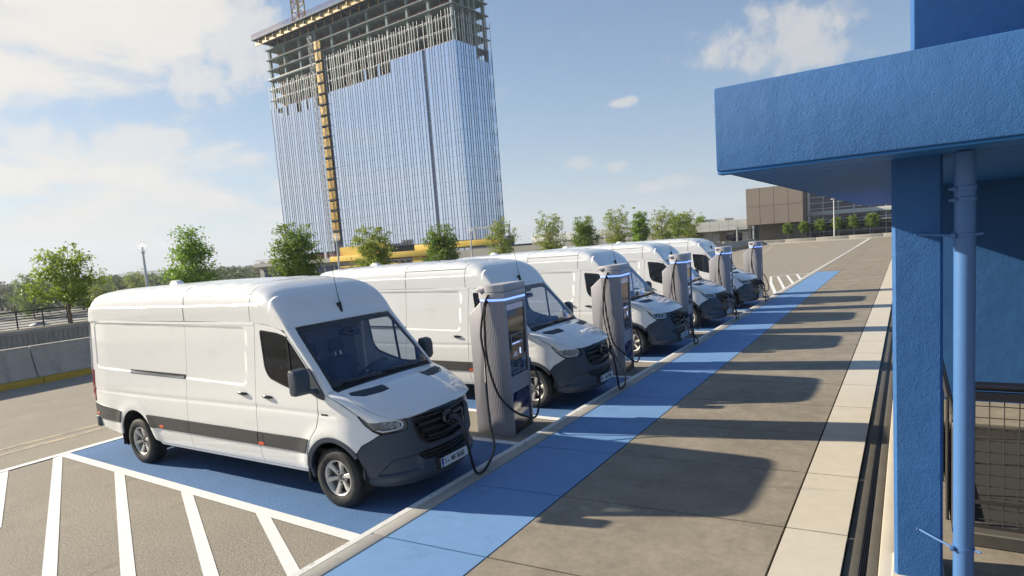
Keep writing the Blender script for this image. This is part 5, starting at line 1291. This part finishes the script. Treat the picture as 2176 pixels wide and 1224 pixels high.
P2('glass_front', 'hall_glass', -23.0, -20.2, 115.75, 115.84, .2, 2.0); P2('awning', 'steel_grey', -25, -19.2, 114.9, 115.8, 2.35, 2.5); P2('awning', 'steel_grey', -34, -27.5, 115.2, 115.84, 2.1, 2.35)
P2('pillar', 'rail_black', -28.5, -28.2, 113.8, 114.1, 0, 2.8)
for i in range(22): P2('railing_bar', 'steel_grey', -36+.5*i, -35.94+.5*i, 112.0, 112.06, .06, 1.0)
P2('railing_top', 'steel_grey', -36, -25.2, 111.98, 112.08, 1.0, 1.06)
gb_ = tag(empty('long_low_building', (-64, 118, 0)), 'long low beige building behind the row of trees', 'building')
boxo('wall', MATS['beige_wall'], gb_, -2, 30, 0, 10, -6, 4.6); boxo('wall', MATS['beige_wall'], gb_, -26, -2.05, 1, 10, -6, 2.7)
for i in range(8): boxo('wall_panel', MATS['beige_wall'], gb_, -1.9+4*i+.04, 2.0+4*i-.04, -.15, 0, -2, 2.9); 
boxo('parapet', MATS['panel_white'], gb_, -2, 30, -.3, .02, 3.2, 4.7, .03)
for i in range(4): boxo('flue', MATS['steel_grey'], gb_, 4.2+6*i, 4.45+6*i, 4, 4.25, 4.6, 5.2+.5*(i % 2))
boxo('loading_canopy', MATS['panel_white'], gb_, 3, 11, -3.0, -1.0, 1.2, 1.9)
# entrance gantry and stone pots on the forecourt
ga = tag(empty('entrance_gantry', (-18.0, 108.0, 0)), 'grey lattice gantry on two posts before the white pavilion', 'gantry')
for x in (-1.35, 1.35): MB().tube([(x, 0, 0), (x, 0, 3.2)], .16, 10).build('post', MATS['steel_grey'], ga, 40)
gl = MB()
for (dy, z) in ((-.2, 2.75), (.2, 2.75), (0, 3.15)): gl.tube([(-1.6, dy, z), (1.6, dy, z)], .045, 5)
for i in range(10): gl.tube([(-1.6+.32*i, -.2, 2.75), (-1.44+.32*i, 0, 3.15), (-1.28+.32*i, .2, 2.75)], .03, 4)
gl.build('lattice_beam', MATS['steel_grey'], ga, 40)
pot = MB().lathe([(0, 0), (.34, 0), (.40, .25), (.46, .55), (.42, .85), (.47, .95), (.40, 1.0), (0, .98)], 'z', 14).mesh('stone_pot', (MATS['stone_pot'],), 40)
for i in range(10):
    o = link('stone_pot', pot, None, None, (-25.6+.78*i+.1*(i % 3), 98.5+.5*(i % 2), .06)); tag(o, 'round grey stone pot in the row on the far forecourt', 'stone pot', 'stone pots before the white pavilion')

# ------------------------------------------------------------------ lamps
def globe_lamp(h):
    r = empty('globe_lamp')
    MB().tube([(0, 0, 0), (0, 0, h*.5), (0, 0, h-.30)], [.075, .07, .055], 12).build('pole', MATS['white_metal'], r, 40)
    MB().lathe([(.06, h-.32), (.10, h-.30), (.10, h-.24), (.05, h-.22)], 'z', 16).build('collar', MATS['white_metal'], r, 40)
    MB().lathe([(.27*math.sin(math.pi*i/14)+.002, h+.03-.27*math.cos(math.pi*i/14)) for i in range(15)], 'z', 20).build('globe', MATS['globe_glass'], r, 60)
    MB().lathe([(.03, h-.22), (.055, h-.20), (.06, h-.02), (.035, h+.02), (0, h+.03)], 'z', 12).build('lamp_core', MATS['white_metal'], r, 40)
    return r
gl_ = globe_lamp(3.45)
LAMP = [(11.9, 'white globe lamp left of the first pointed tree, above the nearest van'), (25.1, 'white globe lamp in front of the tower hoist'), (41.0, 'white globe lamp in front of the tower right edge'), (58.9, 'white globe lamp just right of the podium'), (78.8, 'white globe lamp among the far trees right of the beige wall')]
for i, (y, lab) in enumerate(LAMP):
    o = gl_ if i == 0 else copy_tree(gl_); o.location = (-27.85, y, .8); o.scale = (1, 1, (1, 1.04, 1.1, 1.2, 1.24)[i]); tag(o, lab, 'lamp', 'white globe lamps along the planter')
def street_lamp(loc, h, lab):
    r = tag(empty('street_lamp', loc), lab, 'street lamp')
    MB().tube([(0, 0, 0), (0, 0, h)], [.09, .06], 10).build('pole', MATS['white_metal'], r, 40); MB().box(-.45, .45, -.12, .12, h, h+.12).build('lamp_head', MATS['white_metal'], r, 40, .03, 1)
street_lamp((-4.3, 107, .3), 6.1, 'tall white street lamp in front of the dark glazed wing')
street_lamp((-40.5, 100, 0), 6.2, 'white street lamp right of the rounded far tree'); street_lamp((-31.0, 101, 0), 5.9, 'white street lamp left of the white pavilion')
# ------------------------------------------------------------------ trees
def make_tree(name, seed, H, rad, fork, leafmat, density=1.0, shape='round', leaf=.086, tufts=6, gaps=.12, limbs=26):
    """Trunk with a leader, limbs at all heights and twigs; leaves sit in loose clumps round the twigs, some clumps left bare."""
    rn = random.Random(seed); tr_ = MB(); lv = MB()
    def env(t):
        if shape == 'cone': return rad*(1.02-t)**.75*(.55+.45*smoothstep(0, .18, t))
        if shape == 'oval': return rad*math.sqrt(max(.03, 1-((t-.42)/.60)**2))
        return rad*math.sqrt(max(.03, 1-((t-.40)/.64)**2))
    def leafquad(c, s):
        n = Vector((rn.gauss(0, 1), rn.gauss(0, 1), rn.gauss(0, 1)+.6)).normalized(); u = n.orthogonal().normalized(); a = rn.uniform(0, 6.28); w = n.cross(u)
        u, w = u*math.cos(a)+w*math.sin(a), w*math.cos(a)-u*math.sin(a); L_, W_ = s*rn.uniform(.8, 1.3), s*rn.uniform(.38, .6)
        lv.add([c-u*L_, c+w*W_-u*.1*L_, c+u*L_, c-w*W_-u*.1*L_], [(0, 1, 2, 3)])
    def clump(p, cl, m):
        if rn.random() < gaps: m = int(m*.15)
        for i in range(int(m*density)):
            leafquad(p+Vector((rn.gauss(0, 1), rn.gauss(0, 1), rn.gauss(0, .6)))*cl, leaf*rn.uniform(.7, 1.25))
    C = H-fork; bend = [Vector((rn.uniform(-.06, .06), rn.uniform(-.06, .06), 0))*H/4 for _ in range(6)]
    lead = [Vector((0, 0, -.05))]+[Vector((0, 0, fork+C*.85*i/5))+bend[i] for i in range(6)]
    tr_.tube(lead, [.085*H/4, .062*H/4, .05*H/4, .04*H/4, .03*H/4, .02*H/4, .01*H/4], 8, False)
    def on(z):
        t = min(1, max(0, (z-fork)/(C*.85)))*5; i = min(int(t), 4); return lead[1+i].lerp(lead[2+i], t-i)
    for i in range(limbs):
        t = (i+rn.random())/limbs; a = 2.4*i+rn.uniform(-.5, .5); r = env(t)*rn.uniform(.72, 1.1); z = fork+t*C
        base_ = on(fork+max(0, t*.80-.22)*C); tip = Vector((r*math.cos(a), r*math.sin(a), z)); tip.z += rn.uniform(-.06, .06)*C
        mid = base_.lerp(tip, .5)+Vector((rn.uniform(-.06, .06), rn.uniform(-.06, .06), rn.uniform(-.10, .02)))*H/4
        pts = catmull([base_, mid, tip], 3); tr_.tube(pts, [(.028*(1-.75*k/6))*H/4 for k in range(len(pts))], 5, False)
        for k in range(6):
            f = rn.uniform(.35, 1.0); p = pts[min(int(f*6), 6)]; e = Vector((rn.gauss(0, 1), rn.gauss(0, 1), rn.gauss(.35, .7))).normalized()*rn.uniform(.16, .42)*rad
            q = p+e
            tr_.tube([p, p+e*.5+Vector((0, 0, .02)), q], [.010*H/4, .007*H/4, .004*H/4], 4, False)
            clump(q, .115*rad, rn.uniform(26, 52)); 
            if k % 2: clump(p+e*.4, .12*rad, rn.uniform(12, 26))
        clump(tip, .12*rad, 44)
    for i in range(tufts):                                  # long shoots above the crown with a tuft at the end
        a = rn.uniform(0, 6.28); t = rn.uniform(.72, .98); r_ = env(t)*rn.uniform(.3, .9); b0 = Vector((r_*math.cos(a), r_*math.sin(a), fork+C*t)); b1 = b0+Vector((.20*math.cos(a), .20*math.sin(a), rn.uniform(.18, .55)))*H/4
        tr_.tube([b0-Vector((0, 0, .3)), b0, b1], [.012, .010, .005], 4, False); clump(b1, .07*rad, 26)
    r = empty(name); tr_.build('trunk', MATS['bark'], r, 60, fix=False); c = lv.build('crown', MATS[leafmat], r, None, fix=False); c['kind'] = 'stuff'
    return r
T = [make_tree('street_tree', 3, 3.75, 1.5, 1.15, 'leaf0', .58, tufts=12, gaps=.2), make_tree('street_tree', 9, 4.3, 1.95, .8, 'leaf1', .72, 'cone', tufts=3, gaps=.12, limbs=30), make_tree('street_tree', 21, 4.25, 1.55, .75, 'leaf2', .95, tufts=9, gaps=.10, limbs=30),
     make_tree('street_tree', 33, 4.0, 1.5, .6, 'leaf3', .85, tufts=6, gaps=.12, limbs=30), make_tree('street_tree', 41, 4.3, 1.45, .95, 'leaf3', .55, tufts=10, gaps=.25), make_tree('street_tree', 57, 4.6, 1.15, .9, 'leaf4', 1.1, 'oval', tufts=1, gaps=.04, limbs=28)]
TREES = [  # y, prototype, height scale, turn, label
 (8.2, 0, .93, .4, 'small green tree with bare trunk before the black fence, leftmost of the row'),
 (14.5, 1, .97, 1.9, 'bushy pointed green tree above the nearest van, just right of the first globe lamp'),
 (21.6, 2, 1.02, 2.2, 'dark round green tree at the lower left corner of the glass tower'),
 (28.6, 3, 1.0, .6, 'yellowish green tree just right of the tower hoist'),
 (36.9, 2, .97, 4.1, 'green tree before the yellow podium, right of the tower middle'),
 (46.2, 4, 1.04, 1.2, 'thin yellow leaved tree at the right corner of the tower'),
 (56.2, 4, 1.18, 3.3, 'sparse twiggy tree right of the podium end'),
 (65.0, 2, 1.12, 5.2, 'dark green spreading tree left of the beige wall'),
 (75.2, 4, 1.34, .2, 'tall sparse tree before the beige wall'),
 (84.3, 5, 1.24, 2.8, 'dense bright green oval tree before the beige wall'),
 (94.0, 4, 1.36, 5.0, 'pale leaved tree just right of the oval green tree'),
 (102.4, 0, 1.50, 2.0, 'loose green tree second from the right end of the row'),
 (109.0, 4, 1.30, .9, 'thin olive tree between two street lamps'),
 (116.5, 5, 1.10, 4.4, 'dark rounded tree at the right end of the row, by the white pavilion')]
usedT = set()
for (y, k, s, rz, lab) in TREES:
    o = copy_tree(T[k]) if k in usedT else T[k]; usedT.add(k)
    o.location = (-27.95, y, .8 if y < 60 else .8-.02*(y-60)*0); o.scale = (s, s, s); o.rotation_euler = (0, 0, rz); tag(o, lab, 'tree', 'young trees along the planter')
st_ = make_tree('sapling', 77, 2.9, .85, 1.2, 'leaf2', .6, tufts=1)
SAP = ['leftmost thin sapling before the brown hall lower wall', 'sapling before the left end of the glazed wing', 'sapling just left of the tall street lamp', 'sapling just right of the tall street lamp', 'second sapling from the blue column', 'sapling nearest the blue column']
for i, (u, lab) in enumerate(zip((1675, 1708, 1743, 1779, 1812, 1854), SAP)):
    d = _dir(u, 500); t = (109.5+5.86)/d.y; o = st_ if i == 0 else copy_tree(st_); o.location = (5.68+d.x*t, 109.5, .45); o.rotation_euler = (0, 0, 1.3*i); o.scale = (.95+.04*i,)*3
    tag(o, lab, 'sapling', 'saplings before the exhibition hall')
# distant woodland: one mass of crowns, no single tree to be told apart
def woodland():
    rn = random.Random(8); w = MB(); nr = np.random.default_rng(3)
    V = []; Fc = 0
    for i in range(640):
        az = R(rn.uniform(121, 172)); D = 250+rn.random()**1.3*380
        x = 5.68+D*math.cos(az); y = -5.86+D*math.sin(az)
        if -200 < x < -70 and 120 < y < 175: continue
        h = rn.uniform(8.0, 10.6)+(D-250)*.003+(1.8 if rn.random() < .12 else 0); r_ = rn.uniform(3.0, 5.5)
        n = 150
        ph = nr.uniform(0, 2*math.pi, n); cz = nr.uniform(-.9, 1, n); rr = np.sqrt(1-cz**2)*nr.uniform(.72, 1.05, n)
        lump = 1+.22*np.sin(3*ph+i)*np.cos(2.3*cz*3+i)
        c = np.stack([x+r_*rr*lump*np.cos(ph), y+r_*rr*lump*np.sin(ph), -9+h*.58+h*.42*cz*lump], 1)
        a = nr.normal(size=(n, 3)); a /= np.linalg.norm(a, axis=1)[:, None]; b = nr.normal(size=(n, 3)); b -= (a*b).sum(1)[:, None]*a; b /= np.linalg.norm(b, axis=1)[:, None]
        s = nr.uniform(.5, 1.15, n)[:, None]
        V.append(np.stack([c-a*s, c+b*s*.6, c+a*s, c-b*s*.6], 1).reshape(-1, 3))
    V = np.concatenate(V); F_ = np.arange(len(V)).reshape(-1, 4)
    me = bpy.data.meshes.new('woodland'); me.from_pydata(V.tolist(), [], F_.tolist()); me.update()
    tag(link('woodland', me, MATS['wood_leaf']), 'distant mixed woodland beyond the fence', 'woodland', kind='stuff')
woodland()
BG = [(60, 590, 250, 14.8, 2, 'big rounded dark tree standing above the far wood on the left'), (208, 600, 235, 14.6, 4, 'bare twiggy tree above the wood, right of the leftmost street tree'), (290, 600, 245, 13.8, 4, 'grey leafless tree beside the first globe lamp')]
for (u, v, D, h, k, lab) in BG:
    d = _dir(u, v); d = Vector((d.x, d.y, 0)).normalized(); o = copy_tree(T[k]); o.name = 'far_tree'; s = h/T[k].children[0].bound_box[6][2]
    o.location = (5.68+d.x*D, -5.86+d.y*D, -9.0); o.scale = (s, s, s); o.rotation_euler = (0, 0, u); tag(o, lab, 'tree', 'single trees above the wood')
# far wooded ridge
def ridge():
    b = MB(); n = 80; vs = []
    for i in range(n+1):
        az = R(112+70*i/n); D = 2600; h = 12+5*math.sin(i*.31)+3*math.sin(i*.83+1); x, y = 5.68+D*math.cos(az), -5.86+D*math.sin(az)
        vs += [(x, y, -9), (5.68+(D+250)*math.cos(az), -5.86+(D+250)*math.sin(az), -9+h)]
    b.add(vs, [(2*i, 2*i+2, 2*i+3, 2*i+1) for i in range(n)]); structure(b.build('hills', MATS['terrain'], fix=False))
ridge()
# cars far below beyond the fence
def small_car():
    r = empty('parked_car'); b = MB()
    prof = [(-2.1, .35), (2.1, .35), (2.15, .75), (1.3, .95), (.6, 1.42), (-1.0, 1.45), (-1.8, 1.0), (-2.15, .9)]
    n = len(prof); b.add([(x, -.85, z) for x, z in prof]+[(x, .85, z) for x, z in prof], [tuple(range(n)), tuple(range(2*n-1, n-1, -1))]+[(i, (i+1) % n, n+(i+1) % n, n+i) for i in range(n)])
    b.build('body', MATS['paint'], r, 40, .08, 2)
    for x in (-1.3, 1.3):
        for y in (-.8, .8): MB().lathe([(0, -.1), (.32, -.1), (.32, .1), (0, .1)], 'y', 12, (x, y, .32)).build('wheel', MATS['rubber'], r, 40)
    for sg in (-1, 1): MB().hexa([(-1.5, sg*.80, .98), (1.15, sg*.80, .98), (1.15, sg*.87, .98), (-1.5, sg*.87, .98), (-.95, sg*.80, 1.38), (.55, sg*.80, 1.38), (.55, sg*.86, 1.38), (-.95, sg*.86, 1.38)]).build('window', MATS['dark_glass'], r)
    return r
pc_ = small_car()
for i in range(12):
    o = pc_ if i == 0 else copy_tree(pc_); o.location = (-150-30*(i//6)-rnd.uniform(0, 12), 22+9*(i % 6)+rnd.uniform(-2, 2), -8.9); o.rotation_euler = (0, 0, R(90*(i % 2)+rnd.uniform(-8, 8)))
    tag(o, 'white car parked far below, seen through the black fence', 'car', 'cars seen through the fence')

# ------------------------------------------------------------------ the slightly hazy air
def haze():
    o = MB().box(-4300, 4300, -4300, 4300, -10, 175).build('haze', None); o.data.materials.clear()
    m = bpy.data.materials.new('haze_air'); m.use_nodes = True; N = m.node_tree.nodes; N.clear()
    out = N.new('ShaderNodeOutputMaterial'); v = N.new('ShaderNodeVolumePrincipled'); v.inputs['Color'].default_value = (.80, .88, 1.0, 1); v.inputs['Density'].default_value = .00026; v.inputs['Anisotropy'].default_value = .1
    m.node_tree.links.new(v.outputs[0], out.inputs['Volume']); o.data.materials.append(m); o['kind'] = 'stuff'; o['label'] = 'thin bluish haze over the whole place'
haze()
